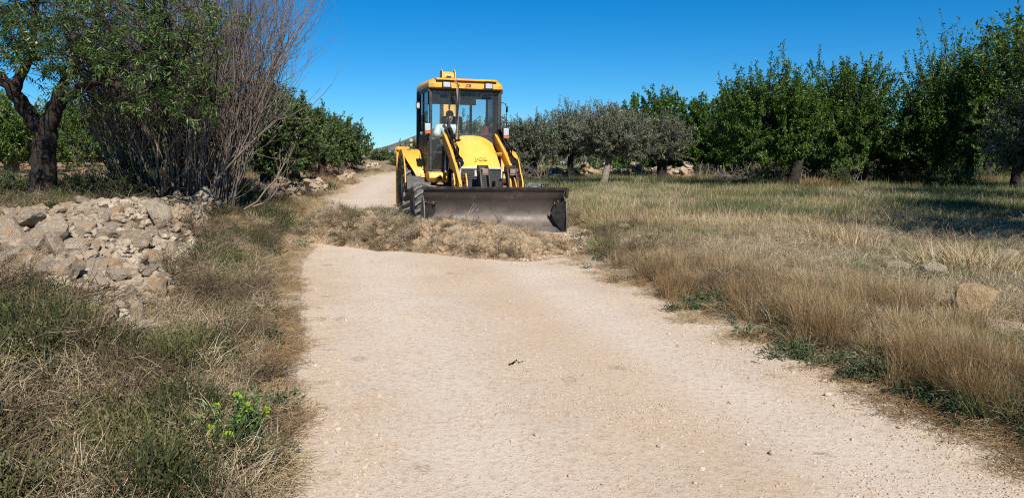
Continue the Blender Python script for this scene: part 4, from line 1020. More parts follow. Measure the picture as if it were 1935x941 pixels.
# the bare many-stemmed shrub
def bare_shrub():
    R = np.random.default_rng(5); d = 13.2
    b = np.array(on(318, 372, d))
    t = empty('bare_shrub', tuple(b), label='tall leafless grey shrub with many stems fanning up against the sky', cat='shrub')
    segs = {4: [], 3: []}
    def grow(p, dr, ln, r, lvl):
        n = 5 if lvl < 2 else 4
        pts = [p]; dd = dr.copy()
        for k in range(n):
            dd = unit(dd + R.normal(size=3) * (.11 if lvl == 0 else .19) + np.array([0, 0, .17 if lvl else .04]))
            pts.append(pts[-1] + dd * ln / n)
        rs = np.linspace(r, r * (.55 if lvl < 3 else .4), n + 1)
        for k in range(n): segs[4 if lvl < 2 else 3].append((pts[k], pts[k + 1], rs[k], rs[k + 1] * 1.05))
        if lvl >= 3: return
        nch = {0: 6, 1: 3, 2: 3}[lvl]
        for c in range(nch):
            k = int(R.integers(1 if lvl else 2, n + 1)); q = pts[k]
            cd = unit(unit(np.array(pts[k]) - np.array(pts[k - 1])) + R.normal(size=3) * np.array([.46, .46, .3]) + np.array([0, 0, .12]))
            grow(q, cd, ln * R.uniform(.42, .68), rs[k] * .62, lvl + 1)
    for k in range(165):
        a = R.random() * 2 * math.pi; rr = math.sqrt(R.random()); p = np.array([math.cos(a) * .95 * rr + .2, math.sin(a) * .5 * rr, -.05])
        dr = unit(np.array([p[0] * .30 - .01, p[1] * .45, 1.]) + R.normal(size=3) * np.array([.11, .11, 0]))
        grow(p, dr, R.uniform(2.0, 3.7) * (1 - .2 * rr * R.random()), R.uniform(.010, .022), 0)
    for k in range(48):   # low tangled stems near the ground
        a = R.random() * 2 * math.pi
        dr = unit(np.array([math.cos(a) * 1.5, math.sin(a) * .9, R.uniform(.25, .8)]))
        grow(np.array([R.normal() * .7, R.normal() * .4, 0]), dr, R.uniform(.7, 1.4), R.uniform(.010, .018), 1)
    parts = []
    for ns, s in segs.items():
        a = np.array([q[0] for q in s]); c = np.array([q[1] for q in s])
        parts.append(tube_arrays(a, c, np.array([q[2] for q in s]), np.array([q[3] for q in s]), ns))
    V, Fs = join(parts)
    link('stems', np_mesh('stems', V, Fs, M['twig'], True), t)
bare_shrub()

def leaf_mass(name, label, cat, pts, radii, n, leafm, ll, lw, seed, kind=None, group=None, parent_base=None, twig=True):
    """a bush (or a far mass of bushes): leafy shoots in ellipsoids"""
    R = np.random.default_rng(seed)
    S = []
    for p, r in zip(pts, radii):
        u = unit(R.normal(size=(n, 3))) * (R.random((n, 1)) ** .5); u[:, 2] = np.abs(u[:, 2])
        S.append(np.array(p) + u * np.array(r))
    S = np.concatenate(S); D = unit(R.normal(size=S.shape) + np.array([0, 0, .8])); Ln = R.uniform(.5, 1.0, len(S)) * ll * 4
    lv, tint, tw = shoots_crown(R, S, D, Ln, 24, ll, lw, .2, .9, .1, ll * .06)
    if kind == 'stuff':
        return tag(link(name, np_mesh(name, lv[0], [lv[1]], leafm, False, {'tint': tint})), label, cat, kind='stuff')
    t = empty(name, tuple(pts[0]), label=label, cat=cat, group=group)
    o = np.array(pts[0])
    link('leaves', np_mesh('leaves', lv[0] - o, [lv[1]], leafm, False, {'tint': tint}), t)
    V = tw[0] - o; st = tube_arrays(np.zeros((30, 3)), S[R.choice(len(S), 30)] - o, np.full(30, ll * .2), np.full(30, ll * .08), 4)
    V, Fs = join([(V, tw[1]), st]); link('stems', np_mesh('stems', V, Fs, M['twig'], True), t)
    return t
# a far mass of trees closing the orchard
pts, rad = [], []
R_ = np.random.default_rng(3)
for k in range(34):
    px = 950 + k * 34 + R_.uniform(-8, 8); d = R_.uniform(46, 58); p = at(px, 300, d)
    pts.append((p.x, d, gz(p.x, d) - .1)); rad.append((1.5, 1.0, R_.uniform(2.1, 3.2)))
for k in range(15):
    px = -120 + k * 42 + R_.uniform(-8, 8); d = R_.uniform(42, 52); p = at(px, 300, d)
    pts.append((p.x, d, gz(p.x, d) - .1)); rad.append((1.5, 1.0, R_.uniform(2.2, 3.0)))
leaf_mass('treeline', 'far mass of dark trees closing off the orchard behind the rows', 'trees', pts, rad, 75, M['carob'], .17, .085, 9, kind='stuff')
# bushes
def px_bush(label, px, top, base, hw, d, seed, leafm, n=120, ll=.07, lw=.03, group='bushes along the field and track edges', name='bush'):
    p = on(px, base, d); s = d / F; h = max(.25, at(px, top, d).z - p.z)
    return leaf_mass(name, label, 'bush', [tuple(p)], [(hw * s, hw * s * .8, h * .85)], n, leafm, ll, lw, seed, group=group)
px_bush('green bush at the end of the track left of the digger', 722, 311, 328, 26, 50, 201, M['carob'], 200, .14, .06)
px_bush('small green bush half hidden by the digger rear fender', 752, 310, 330, 14, 46, 202, M['carob'], 110, .13, .06)
px_bush('broad green bush under the tallest almond on the right', 1812, 308, 336, 45, 24, 203, M['carob'], 150, .09, .03)
px_bush('dark twiggy bush at the foot of the broad almond tree', 1590, 318, 352, 26, 24.5, 204, M['scrub'], 110)
px_bush('dark bush between the two right tree trunks and the orange grass', 1730, 318, 350, 28, 25, 205, M['scrub'], 110)
px_bush('grey green bush behind the bent pale trunk', 1455, 300, 348, 30, 27, 206, M['scrub'], 120)
px_bush('low dark bush left of the big almond trunk', 0, 318, 392, 75, 12.2, 207, M['scrub'], 420, .06, .02)
px_bush('low dark bush right of the big almond trunk along the back of the heap', 165, 326, 388, 85, 12.4, 208, M['scrub'], 460, .06, .02)
px_bush('brown green bush at the foot of the bare shrub', 255, 285, 385, 60, 12.8, 209, M['scrub'], 380, .055, .018)
px_bush('dark green grassy bush in front of the far grey rubble', 462, 318, 352, 24, 14.5, 210, M['carob'], 150, .045, .014)
px_bush('dark bush under the trees right of the bare shrub', 420, 300, 350, 45, 15.5, 211, M['scrub'], 180, .06, .02)
px_bush('small olive green bush by the far end of the stone wall', 1330, 312, 345, 22, 31, 212, M['scrub'], 80)
px_bush('dry reddish bush on the bank under the left tree row', 590, 292, 312, 38, 26.5, 213, flatmat('red dry stems', (.20, .075, .05), .9), 120, .05, .012)
px_bush('dry reddish brown bush on the crest of the left bank', 640, 290, 312, 24, 30, 214, flatmat('brown dry stems', (.24, .13, .09), .9), 90, .05, .012)

pts, rad = [], []
for k in range(26):
    px = 1420 + k * 24 + R_.uniform(-8, 8); d = R_.uniform(27.5, 33); p = at(px, 300, d)
    pts.append((p.x, d, gz(p.x, d) - .1)); rad.append((.7, .5, R_.uniform(.5, 1.15)))
leaf_mass('undergrowth', 'dark scrubby undergrowth between the trunks of the right tree row', 'undergrowth', pts, rad, 60, M['scrub'], .085, .032, 19, kind='stuff')
# ------------------------------------------------------------------ stones
def rock_mesh(name, seed, sub=2, cuts=7, jag=.06, mat=None, stretch=(1, .8, .65)):
    R = np.random.default_rng(seed)
    bm = bmesh.new(); bmesh.ops.create_icosphere(bm, subdivisions=sub, radius=1.0)
    V = np.array([v.co[:] for v in bm.verts])
    for k in range(cuts):
        n = unit(R.normal(size=3)[None])[0]; o = R.uniform(.42, .78)
        dd = V @ n - o; V = V - np.where(dd > 0, dd, 0)[:, None] * n * .92
    nz = np.array([mnoise.fractal(Vector(v * 1.7 + seed), .9, 2.1, 4) for v in V])
    V = V * (1 + jag * 2.2 * nz[:, None])
    V = V * np.array(stretch) * R.uniform(.9, 1.1, 3)
    V /= np.abs(V).max()
    for v, c in zip(bm.verts, V): v.co = c
    me = bpy.data.meshes.new(name); bm.to_mesh(me); bm.free()
    me.materials.append(mat or M['stone'])
    for p in me.polygons: p.use_smooth = False
    return me
ROCKS = [rock_mesh('stone_shape', 300 + i, 2, 13, .085, None, ((1, .85, .7), (1, .7, .5), (1, .9, .8), (1, .6, .5))[i % 4]) for i in range(14)]
PALE = [rock_mesh('pale_stone_shape', 340 + i, 2, 8, .06, M['palestone'], ((1, .85, .6), (1, .7, .5))[i % 2]) for i in range(6)]
def put(me, name, p, s, R, parent=None, flat=1.0, tilt=.5, rot=None, **k):
    o = link(name, me, parent, tuple(p), rot or (R.normal() * tilt, R.normal() * tilt, R.random() * 6.28), **k)
    o.scale = (s, s * R.uniform(.8, 1.1), s * flat * R.uniform(.85, 1.1))
    return o

def hit(px, py, near=1.5, far=60):
    r = ray(px, py); d = near
    while d < far:
        k = d / r.y; x = r.x * k; z = EYE + r.z * k
        if z <= float(surf(np.array(x), np.array(d))): break
        d *= 1.004
    return Vector((x, d, float(surf(np.array(x), np.array(d)))))
# the big stone heap on the left
def stone_heap():
    R = np.random.default_rng(21)
    t = empty('stone_heap', (-5.0, 9.0, gz(-5.0, 9.0) - .5), label='long heap of grey and ochre field stones in front of the dark almond trunk', cat='stone heap')
    o = np.array(t.location)
    placed = []
    def tryput(x, y, s, ov):
        for (a, b_, r) in placed:
            if (a - x) ** 2 + (b_ - y) ** 2 < ((r + s) * ov) ** 2: return False
        return True
    def inside(x, y):
        return float(heapmask(x, y)) > .3
    small = []
    sizes = [(.19, .26, 8, .72), (.13, .19, 80, .62), (.09, .13, 130, .56), (.06, .09, 66, .52)]
    for lo_, hi_, n, ov in sizes:
        c = 0
        for k in range(9000):
            if c >= n: break
            x = R.uniform(-7.4, -2.6); y = R.uniform(5.2, 14.2); s = R.uniform(lo_, hi_) * .78
            if not inside(x, y) or not tryput(x, y, s, ov): continue
            placed.append((x, y, s)); c += 1
            z = gz(x, y) + s * R.uniform(-.05, .4)
            put(ROCKS[R.integers(14)] if R.random() < .9 else PALE[R.integers(6)], 'stone', np.array((x, y, z)) - o, s, R, t, .95, .55)
    big = [rock_mesh('big_stone_shape', 700 + i, 3, 9, .10, None, (1, .8, .75)) for i in range(4)]
    for i, (px, py, sz) in enumerate(((22, 440, .25), (88, 452, .27), (60, 500, .20), (140, 470, .20), (12, 492, .19), (120, 515, .18), (205, 440, .15), (262, 452, .14), (180, 498, .15), (290, 480, .13), (60, 415, .20), (225, 520, .13))):
        p = hit(px, py + 14); put(big[i % 4], 'stone', np.array((p.x, p.y, p.z + sz * .35)) - o, sz, R, t, .95, .4)
    # small fill stones, joined
    n = 3800; bm = bmesh.new(); bmesh.ops.create_icosphere(bm, subdivisions=1, radius=1); iv = np.array([v.co[:] for v in bm.verts]); fi = np.array([[v.index for v in f.verts] for f in bm.faces]); bm.free()
    parts = []; c = 0
    while c < n:
        x = R.uniform(-7.4, -2.5); y = R.uniform(5.1, 14.4)
        if not inside(x, y): continue
        s = R.uniform(.025, .08); q = iv * R.uniform(.6, 1.2, iv.shape) * np.array([1, .8, .65]) * s
        a = R.random() * 6.28; q = q @ np.array([[math.cos(a), -math.sin(a), 0], [math.sin(a), math.cos(a), 0], [.2, .1, 1]])
        parts.append((q + np.array((x, y, gz(x, y) + s * .3)) - o, fi)); c += 1
    V, Fs = join(parts)
    tag(link('small_stones', np_mesh('small_stones', V, Fs, M['rubble']), t), kind='stuff')
    return t
stone_heap()
# a few big stones of the heap that the photograph shows one by one, and stones fallen from it
Rk = np.random.default_rng(31)
def lone(name, label, px, py, d, s, mat, seed, stretch, rot, cuts=8, sub=3, jag=.05, group=None, sink=.2, cat='rock'):
    p = hit(px, py) if d < 14.5 and sink != .2 or d < 9 else on(px, py, d); me = rock_mesh(name, seed, sub, cuts, jag, mat, stretch)
    zz = float(surf(p.x, p.y))
    o = link(name, me, None, (p.x, p.y, zz + s * stretch[2] * (1 - sink) * .8), rot, label=label, cat=cat, group=group); o.scale = (s, s, s)
    return o
lone('rock', 'ochre triangular rock lying alone below the stone heap', 238, 632, 5.75, .135, M['palestone'], 401, (1, .6, .55), (.2, -.25, .6), 9)
lone('rock', 'flat pale rock half sunk beside the triangular rock', 238, 652, 5.45, .12, M['stone'], 402, (1, .7, .3), (.1, .1, .2))
lone('rock', 'long grey standing stone at the foot of the stone heap', 182, 600, 6.0, .16, M['stone'], 403, (.42, .4, 1), (-.5, .05, .2), sink=.35)
lone('rock', 'elongated ochre rock leaning on the left end of the heap', 62, 512, 6.7, .2, M['palestone'], 404, (1, .36, .4), (.1, .35, -.5))
lone('rock', 'elongated pale ochre rock sloping down in the middle of the heap foot', 185, 535, 6.6, .15, M['palestone'], 405, (1, .42, .4), (.0, .4, -.6))
lone('rock', 'rusty orange rock at the right end of the heap', 352, 425, 10.2, .14, M['boulder'], 406, (.8, .8, 1), (.1, .1, .5))
lone('rock', 'large whitish rounded rock on the right shoulder of the heap', 302, 430, 9.6, .20, M['stone'], 407, (.9, .8, 1), (0, 0, .3), 5)
lone('rock', 'upright yellowish rock at the foot of the bare shrub', 385, 362, 12.6, .17, M['palestone'], 408, (.8, .8, 1), (.1, .2, 1))
# boulders on the right
lone('boulder', 'large rounded ochre boulder in the tall grass on the right', 1845, 612, 6.05, .19, M['boulder'], 411, (1, .8, .98), (0, 0, .15), 5, 4, .05, sink=-.35, cat='boulder')
lone('boulder', 'low pale boulder below the ochre one near the right frame edge', 1888, 652, 5.5, .21, M['palestone'], 412, (1, .75, .55), (.1, .08, .25), 9, 4, .07, sink=-.2, cat='boulder')
for i, (px, py, d, s, lb) in enumerate(((1700, 520, 8.2, .20, 'pale flat rock low in the field left of the grass tuft'), (1760, 526, 8.0, .20, 'pale cracked rock beside the flat one in the field'), (1600, 492, 9.4, .15, 'white rock showing through the field grass'), (1665, 500, 9.0, .17, 'white flat rock behind the pale cracked one'), (1775, 492, 9.6, .16, 'long white stone lying behind the cracked rock'), (1905, 498, 9.2, .17, 'whitish stone near the right edge of the field'), (1205, 455, 11.8, .14, 'rounded beige stone in the mown grass beside the track'), (1180, 432, 13.4, .13, 'beige stone in the pale grass beyond the rounded one'), (1365, 487, 9.9, .11, 'small white stone in the pale grass'))):
    lone('rock', lb, px, py + 4, d, s * .95, M['palestone'], 420 + i, (1, .7, .5), (.1 * (i % 3 - 1), .1, i), 10, 2, .07, sink=-.35)
# stones, twigs on the track
def trackstone(label, px, py, s, seed, mat='gravel', st=(1, .85, .7)):
    r = ray(px, py); t_ = EYE / (SLOPE * r.y - r.z); x, y = r.x * t_, r.y * t_
    o = link('stone', rock_mesh('stone', seed, 2, 7, .04, M[mat], st), None, (x, y, float(road_z(x, y)) + s * (.45 if st[2] > .2 else .02)), (.2, .1, seed) if st[2] > .2 else (0, .01, seed), label=label, cat='stone', group='single stones on the track'); o.scale = (s, s, s)
trackstone('greyish stone with a dark shadow on the track towards the lower right', 1456, 858, .022, 451)
trackstone('white angular stone on the track near the right verge', 1564, 748, .024, 452)
trackstone('flat pale grey stone sunk in the track surface', 1148, 828, .05, 453, 'gravel', (1, .6, .05))
trackstone('small pale stone near the lower right corner of the track', 1922, 876, .026, 454)
trackstone('small pale stone right of the white angular one', 1700, 810, .016, 455)
trackstone('pale stone at the left edge of the track', 640, 812, .022, 456)
trackstone('second pale stone at the left edge of the track', 607, 795, .02, 457)
def stick(name, label, pts, r, mat='deadwood', group=None, cat='twig'):
    pts = [Vector(p) for p in pts]; o0 = pts[0].copy()
    return MB().tube([p - o0 for p in pts], [r * (1 - .6 * i / (len(pts) - 1)) for i in range(len(pts))], 6).obj(name, M[mat], None, loc=o0, label=label, cat=cat, group=group)
def gp(px, py, dz=.0):
    return hit(px, py) + Vector((0, 0, dz))
stick('twig', 'short dark knobbly twig lying alone in the middle of the track', [gp(962, 692, .01), gp(970, 690, .014), gp(976, 686, .022), gp(980, 689, .015), gp(988, 686, .012)], .008, 'bark')
stick('twig', 'long dark stick lying on the track beside the right verge', [gp(1596, 740, .01), gp(1630, 748, .016), gp(1660, 750, .02), gp(1680, 758, .008)], .007, 'deadwood')
stick('twig', 'thin stick leaning out of the right verge onto the track', [gp(1770, 806, .01), gp(1800, 790, .025), gp(1822, 776, .06)], .006, 'bark')
stick('twig', 'short stick on the track left of the long dark stick', [gp(1420, 685, .008), gp(1440, 690, .01)], .005, 'deadwood')
stick('twig', 'thin straw coloured stick near the lower right of the track', [gp(1540, 858, .006), gp(1560, 862, .012), gp(1582, 866, .006)], .004, 'deadwood')

# dry stone walls far away
def wall(name, label, pts, w, h, n, seed, smin, smax, pal=.3):
    R = np.random.default_rng(seed); pts = np.array(pts, float)
    t = empty(name, (pts[0][0], pts[0][1], gz(*pts[0]) - .05), label=label, cat='stone wall'); o = np.array(t.location)
    L_ = np.linalg.norm(np.diff(pts, axis=0), axis=1); cum = np.concatenate([[0], np.cumsum(L_)])
    rows = 4
    for k in range(n):
        u = R.random() * cum[-1]; x = np.interp(u, cum, pts[:, 0]); y = np.interp(u, cum, pts[:, 1])
        lv = R.random(); hh = h * (.55 + .45 * math.sin(u * 2.7 + seed) ** 2) * lv
        off = R.uniform(-1, 1) * w * (1 - .7 * lv)
        s = R.uniform(smin, smax)
        put((PALE if R.random() < pal else ROCKS)[R.integers(6)], 'stone', np.array((x + R.normal() * .05, y + off, gz(x, y + off) + hh)) - o, s, R, t, .8, .35)
    return t
pA, pB, pC = on(1140, 345, 32), on(1260, 345, 32), on(1400, 345, 33)
wall('stone_wall', 'low tumbled dry stone wall under the olive trees across the field', [(pA.x, 32), (pB.x, 32), (pC.x, 33)], .35, .62, 170, 61, .14, .27, .55)
pD, pE = on(960, 345, 31), on(1135, 345, 32)
wall('stone_wall', 'grey overgrown stretch of field wall right behind the digger', [(pD.x, 31), (pE.x, 32)], .35, .5, 90, 62, .14, .25, .2)
q1, q2, q3 = on(470, 338, 16.5), on(515, 338, 17.5), on(555, 335, 19)
wall('stone_wall', 'mound of grey rubble on the left bank below the first carob tree', [(q1.x, 16.3), (q2.x, 17.4), (q3.x, 19.5)], .7, .42, 150, 63, .09, .2, .1)
q4, q5 = on(578, 325, 22.5), on(606, 325, 24)
wall('stone_wall', 'bright beige stone pile on the left bank beside the track', [(q4.x, 22.5), (q5.x, 24)], .5, .38, 60, 64, .11, .24, 1.0)
q6, q7 = on(645, 322, 29), on(660, 322, 31)
wall('stone_wall', 'small pale stone pile at the far end of the left bank', [(q6.x, 29), (q7.x, 31)], .5, .35, 24, 65, .12, .24, .9)
q8, q9 = on(695, 322, 40), on(716, 322, 41)
wall('stone_wall', 'last pale stones by the bend of the track', [(q8.x, 40), (q9.x, 41)], .4, .25, 16, 66, .15, .3, 1)
for i, (px, py, d, s) in enumerate(((1915, 350, 24, .35), (1300, 352, 30, .2))):
    pass
# ------------------------------------------------------------------ scatter engine
def proto_coll(name, meshes):
    c = bpy.data.collections.new(name)
    for i, me in enumerate(meshes):
        o = bpy.data.objects.new('%s_%02d' % (name, i), me); c.objects.link(o)
    return c
def scatter(name, coll, P, rot, scl, idx, tint, label, cat, parent=None, kind='stuff'):
    me = bpy.data.meshes.new(name); n = len(P)
    me.vertices.add(n); me.vertices.foreach_set('co', np.asarray(P, np.float32).ravel())
    def at_(k, ty, v, key='value'):
        a = me.attributes.new(k, ty, 'POINT'); a.data.foreach_set(key, np.ascontiguousarray(v).ravel())
    at_('rot', 'FLOAT_VECTOR', np.asarray(rot, np.float32), 'vector'); at_('scl', 'FLOAT', np.asarray(scl, np.float32)); at_('pick', 'INT', np.asarray(idx, np.int32)); at_('itint', 'FLOAT', np.asarray(tint, np.float32))
    o = link(name, me, parent)
    ng = bpy.data.node_groups.new(name, 'GeometryNodeTree')
    ng.interface.new_socket('Geometry', in_out='INPUT', socket_type='NodeSocketGeometry'); ng.interface.new_socket('Geometry', in_out='OUTPUT', socket_type='NodeSocketGeometry')
    gi, go = ng.nodes.new('NodeGroupInput'), ng.nodes.new('NodeGroupOutput')
    ci = ng.nodes.new('GeometryNodeCollectionInfo'); ci.inputs['Collection'].default_value = coll; ci.inputs['Separate Children'].default_value = True; ci.inputs['Reset Children'].default_value = True
    ip = ng.nodes.new('GeometryNodeInstanceOnPoints'); ip.inputs['Pick Instance'].default_value = True
    def na(k, ty):
        a = ng.nodes.new('GeometryNodeInputNamedAttribute'); a.data_type = ty; a.inputs['Name'].default_value = k
        return next(s for s in a.outputs if s.enabled and s.name == 'Attribute')
    er = ng.nodes.new('FunctionNodeEulerToRotation')
    lk = ng.links.new
    lk(gi.outputs[0], ip.inputs['Points']); lk(ci.outputs[0], ip.inputs['Instance']); lk(na('pick', 'INT'), ip.inputs['Instance Index'])
    lk(na('rot', 'FLOAT_VECTOR'), er.inputs[0]); lk(er.outputs[0], ip.inputs['Rotation']); lk(na('scl', 'FLOAT'), ip.inputs['Scale']); lk(ip.outputs[0], go.inputs[0])
    o.modifiers.new('scatter', 'NODES').node_group = ng
    return tag(o, label, cat, kind=kind)

def blades(seed, n, h, w, rad, bend=.5, flop=.25, seg=3, mat=None, hvar=.4, name='tuft', base_in=.25):
    R = np.random.default_rng(seed)
    a = R.random(n) * 6.283; r = rad * np.sqrt(R.random(n))
    root = np.stack([np.cos(a) * r * base_in, np.sin(a) * r * base_in, np.full(n, -.01)], 1) + np.stack([R.normal(size=n) * rad * .3, R.normal(size=n) * rad * .3, np.zeros(n)], 1)
    a2 = a + R.normal(size=n) * .8
    out = np.stack([np.cos(a2), np.sin(a2), np.zeros(n)], 1)
    H = h * (1 - hvar * R.random(n)); lean = np.abs(R.normal(size=n)) * flop + .05; B = bend * R.random(n)
    sd = np.stack([-np.sin(a2 + R.normal(size=n) * .9), np.cos(a2), np.zeros(n)], 1); sd = unit(sd)
    ts = np.linspace(0, 1, seg + 1); rows = []
    for t in ts:
        c = root + out * ((lean * t + B * t * t) * H)[:, None]; c[:, 2] += H * (t - .35 * B * t * t)
        wd = w * (1 - t) ** .6 * .5
        if t < 1: rows += [c - sd * wd, c + sd * wd]
        else: rows += [c]
    K = 2 * seg + 1; V = np.stack(rows, 1).reshape(-1, 3); b0 = (np.arange(n) * K)[:, None]
    q = np.concatenate([b0 + np.array([[2 * k, 2 * k + 1, 2 * k + 3, 2 * k + 2]]) for k in range(seg - 1)]); t3 = b0 + np.array([[2 * seg - 2, 2 * seg - 1, 2 * seg]])
    return np_mesh(name, V, [q, t3], mat, False, {'tint': np.repeat(R.random(n), K)})
def tangle(seed, n, ln, r, rad, h, mat, name='brush_tuft', rise=.35):
    """dead twigs and stalks lying every way"""
    R = np.random.default_rng(seed); parts = []; tint = []
    a = R.random(n) * 6.28; rr = rad * np.sqrt(R.random(n))
    p = np.stack([np.cos(a) * rr, np.sin(a) * rr, h * R.random(n) * .6], 1); d = unit(np.stack([R.normal(size=n), R.normal(size=n), np.abs(R.normal(size=n)) * rise], 1))
    L_ = ln * R.uniform(.4, 1.1, n)
    tn = R.random(n)
    for k in range(3):
        d2 = unit(d + R.normal(size=(n, 3)) * .33); d2[:, 2] -= .08
        q = p + d2 * (L_ / 3)[:, None]; q[:, 2] = np.maximum(q[:, 2], .002)
        w0, w1 = r * (1 - .25 * k), r * (.75 - .25 * k)
        parts.append(tube_arrays(p, q, np.full(n, w0), np.full(n, w1 + r * .1), 3)); tint.append(np.repeat(tn, 6)); p, d = q, d2
    V, Fs = join(parts)
    return np_mesh(name, V, Fs, mat, False, {'tint': np.concatenate(tint)})
def leafy(seed, n, h, rad, l, w, mat, name='weed_tuft', flat=.5, droop=.2):
    R = np.random.default_rng(seed)
    u = unit(R.normal(size=(n, 3))) * (R.random((n, 1)) ** .5); u[:, 2] = np.abs(u[:, 2])
    P = u * np.array([rad, rad, h]); D = unit(u * np.array([1, 1, .5]) + np.array([0, 0, flat]) + R.normal(size=(n, 3)) * .5)
    V, q = leaf_arrays(P, D, l * R.uniform(.6, 1.2, n), w * R.uniform(.6, 1.2, n), R, droop)
    k = n // 5; st = tube_arrays(np.zeros((k, 3)), P[:k], np.full(k, .003), np.full(k, .0012), 3)
    Vv, Fs = join([(V, q), st])
    return np_mesh(name, Vv, Fs, mat, False, {'tint': np.concatenate([np.repeat(np.clip(R.random(n) * .7 + .3 * u[:, 2], 0, 1), 4), np.full(k * 6, .6)])})

m_clod = flatmat('dry earth clod', (0.45, 0.32, 0.20), 1, 0, (0.28, 0.18, 0.105), 9, 1, .8, .1, 30)
pr_tall = proto_coll('tall_dry', [blades(500 + i, 120, .44, .0032, .12, .5, .36, 3, M['straw'], .6) for i in range(6)])
pr_dry = proto_coll('short_dry', [blades(510 + i, 80, .17, .0034, .12, .8, .7, 3, M['straw'], .6) for i in range(6)])
pr_far = proto_coll('far_grass', [blades(520 + i, 70, .26, .0075, .28, .6, .5, 2, M['green'], .6) for i in range(5)])
pr_fars = proto_coll('far_straw', [blades(530 + i, 70, .26, .0075, .28, .6, .55, 2, M['straw'], .6) for i in range(5)])
pr_green = proto_coll('green_grass', [blades(540 + i, 70, .18, .0042, .11, .7, .5, 3, M['green'], .5) for i in range(5)])
pr_weed = proto_coll('weed', [leafy(550 + i, 75, .10, .13, .055, .017, M['weed']) for i in range(5)])
pr_brush = proto_coll('brush', [tangle(560 + i, 170, .17, .0017, .17, .13, M['brush'], rise=.5) for i in range(6)])
pr_lit = proto_coll('litter', [tangle(570 + i, 80, .13, .0015, .18, .03, M['straw'], 'litter_tuft', .08) for i in range(5)])
pr_shrub = proto_coll('shrub', [leafy(580 + i, 520, .17, .17, .017, .0055, M['shrub'], 'shrub_tuft', .25, .05) for i in range(5)])
pr_clod = proto_coll('clod', [rock_mesh('clod_shape', 620 + i, 2, 5, .12, m_clod, (1, .85, .7)) for i in range(5)])
pr_grav = proto_coll('pebble', [rock_mesh('pebble', 590 + i, 1, 4, .08, M['gravel'], (1, .8, .55)) for i in range(8)])

def cover(name, coll, npro, n, region, dens, scl, tintf, label, cat, tilt=.15, seed=0, dz=0.0, zf=None):
    """region (x0,x1,y0,y1); dens(x,y) in 0..1; y drawn denser near the camera"""
    R = np.random.default_rng(seed)
    x0, x1, y0, y1 = region
    k = int(n * 3.5)
    y = y0 * (y1 / y0) ** R.random(k) if y0 > 0 else R.uniform(y0, y1, k)
    x = R.uniform(-1, 1, k) * (y * .72 + 1.2)
    m = (x > x0) & (x < x1); x, y = x[m], y[m]
    m = R.random(len(x)) < dens(x, y); x, y = x[m][:n], y[m][:n]
    z = (zf or surf)(x, y) + dz
    c = len(x)
    rot = np.stack([R.normal(size=c) * tilt, R.normal(size=c) * tilt, R.random(c) * 6.28], 1)
    s = R.uniform(*scl, c)
    return scatter(name, coll, np.stack([x, y, z], 1), rot, s, R.integers(0, npro, c), np.clip(tintf(x, y) + R.normal(size=c) * .08, 0, 1), label, cat)
def sl_(x, y): return ledge(y) - x
def sr_(x, y): return x - redge(y)
def noheap(x, y):
    return 1 - np.minimum(1, 1.1 * heapmask(x, y))
def band(a, b_, x, soft=.3): return sstep(a - soft, a + soft, x) * sstep(b_ + soft, b_ - soft, x)
def patch(x, y, seed, sc, lo_, hi_): return sstep(lo_, hi_, fbm(x, y, seed, sc, 3))
noboulder = lambda x, y: (1 - .7 * np.exp(-(((x - 5.6) / 1.5) ** 2 + ((y - 8.3) / .9) ** 2) ** 2)) * (1 - .95 * np.maximum(np.exp(-(((x - 3.85) / .34) ** 2 + ((y - 5.65) / .55) ** 2) ** 2), np.exp(-(((x - 3.4) / .3) ** 2 + ((y - 4.95) / .45) ** 2) ** 2)))
digger_clear = lambda x, y: 1 - ((np.abs((x - ORGX) * _c + (y - ORGY) * _s) < 1.45) & (((x - ORGX) * -_s + (y - ORGY) * _c) > -.1) & (((x - ORGX) * -_s + (y - ORGY) * _c) < 6.0)) * 1.0

# right verge and field
cover('tall_dry_grass', pr_tall, 6, 4200, (-9, 14, 2.6, 15), lambda x, y: noboulder(x, y) * band(.20, 1.55, sr_(x, y) + (fbm(x, y, 61, .7) - .5) * 1.0, .25) * (.08 + .92 * patch(x, y, 62, .45, .45, .54)) * digger_clear(x, y) * sstep(10.5, 7.0, y),
      (.5, .95), lambda x, y: .20 + .30 * patch(x, y, 63, .5, .4, .6) + .015 * (y - 4), 'tall golden brown dry grass along the right verge', 'dry grass', .18, 71)
cover('pale_dry_grass', pr_dry, 6, 9000, (-9, 16, 2.6, 22), lambda x, y: noboulder(x, y) * sstep(.1, .7, sr_(x, y)) * (.12 + .88 * patch(x, y, 64, 1.0, .40, .54)) * digger_clear(x, y), (.6, 1.35), lambda x, y: .62 + .35 * patch(x, y, 65, 1.0, .35, .65) + .012 * y - .1,
      'pale short dry grass over the near field', 'dry grass', .25, 72)
cover('green_field_grass', pr_green, 5, 8500, (-9, 16, 3, 22), lambda x, y: sstep(.05, .5, sr_(x, y)) * patch(x, y, 66, 1.1, .44, .56) * digger_clear(x, y), (.7, 1.3), lambda x, y: .35 + .4 * patch(x, y, 67, 1.0, .4, .6), 'patchy green grass in the near field', 'grass', .2, 73)
cover('far_green_grass', pr_far, 5, 12000, (-3, 36, 14, 44), lambda x, y: sstep(.2, 1, sr_(x, y)) * (.25 + .75 * patch(x, y, 68, 2.5, .40, .54)) * digger_clear(x, y), (.6, 1.4), lambda x, y: .32 + .42 * patch(x, y, 69, 2.5, .4, .6), 'green grey grass of the far field under the trees', 'grass', .2, 74)
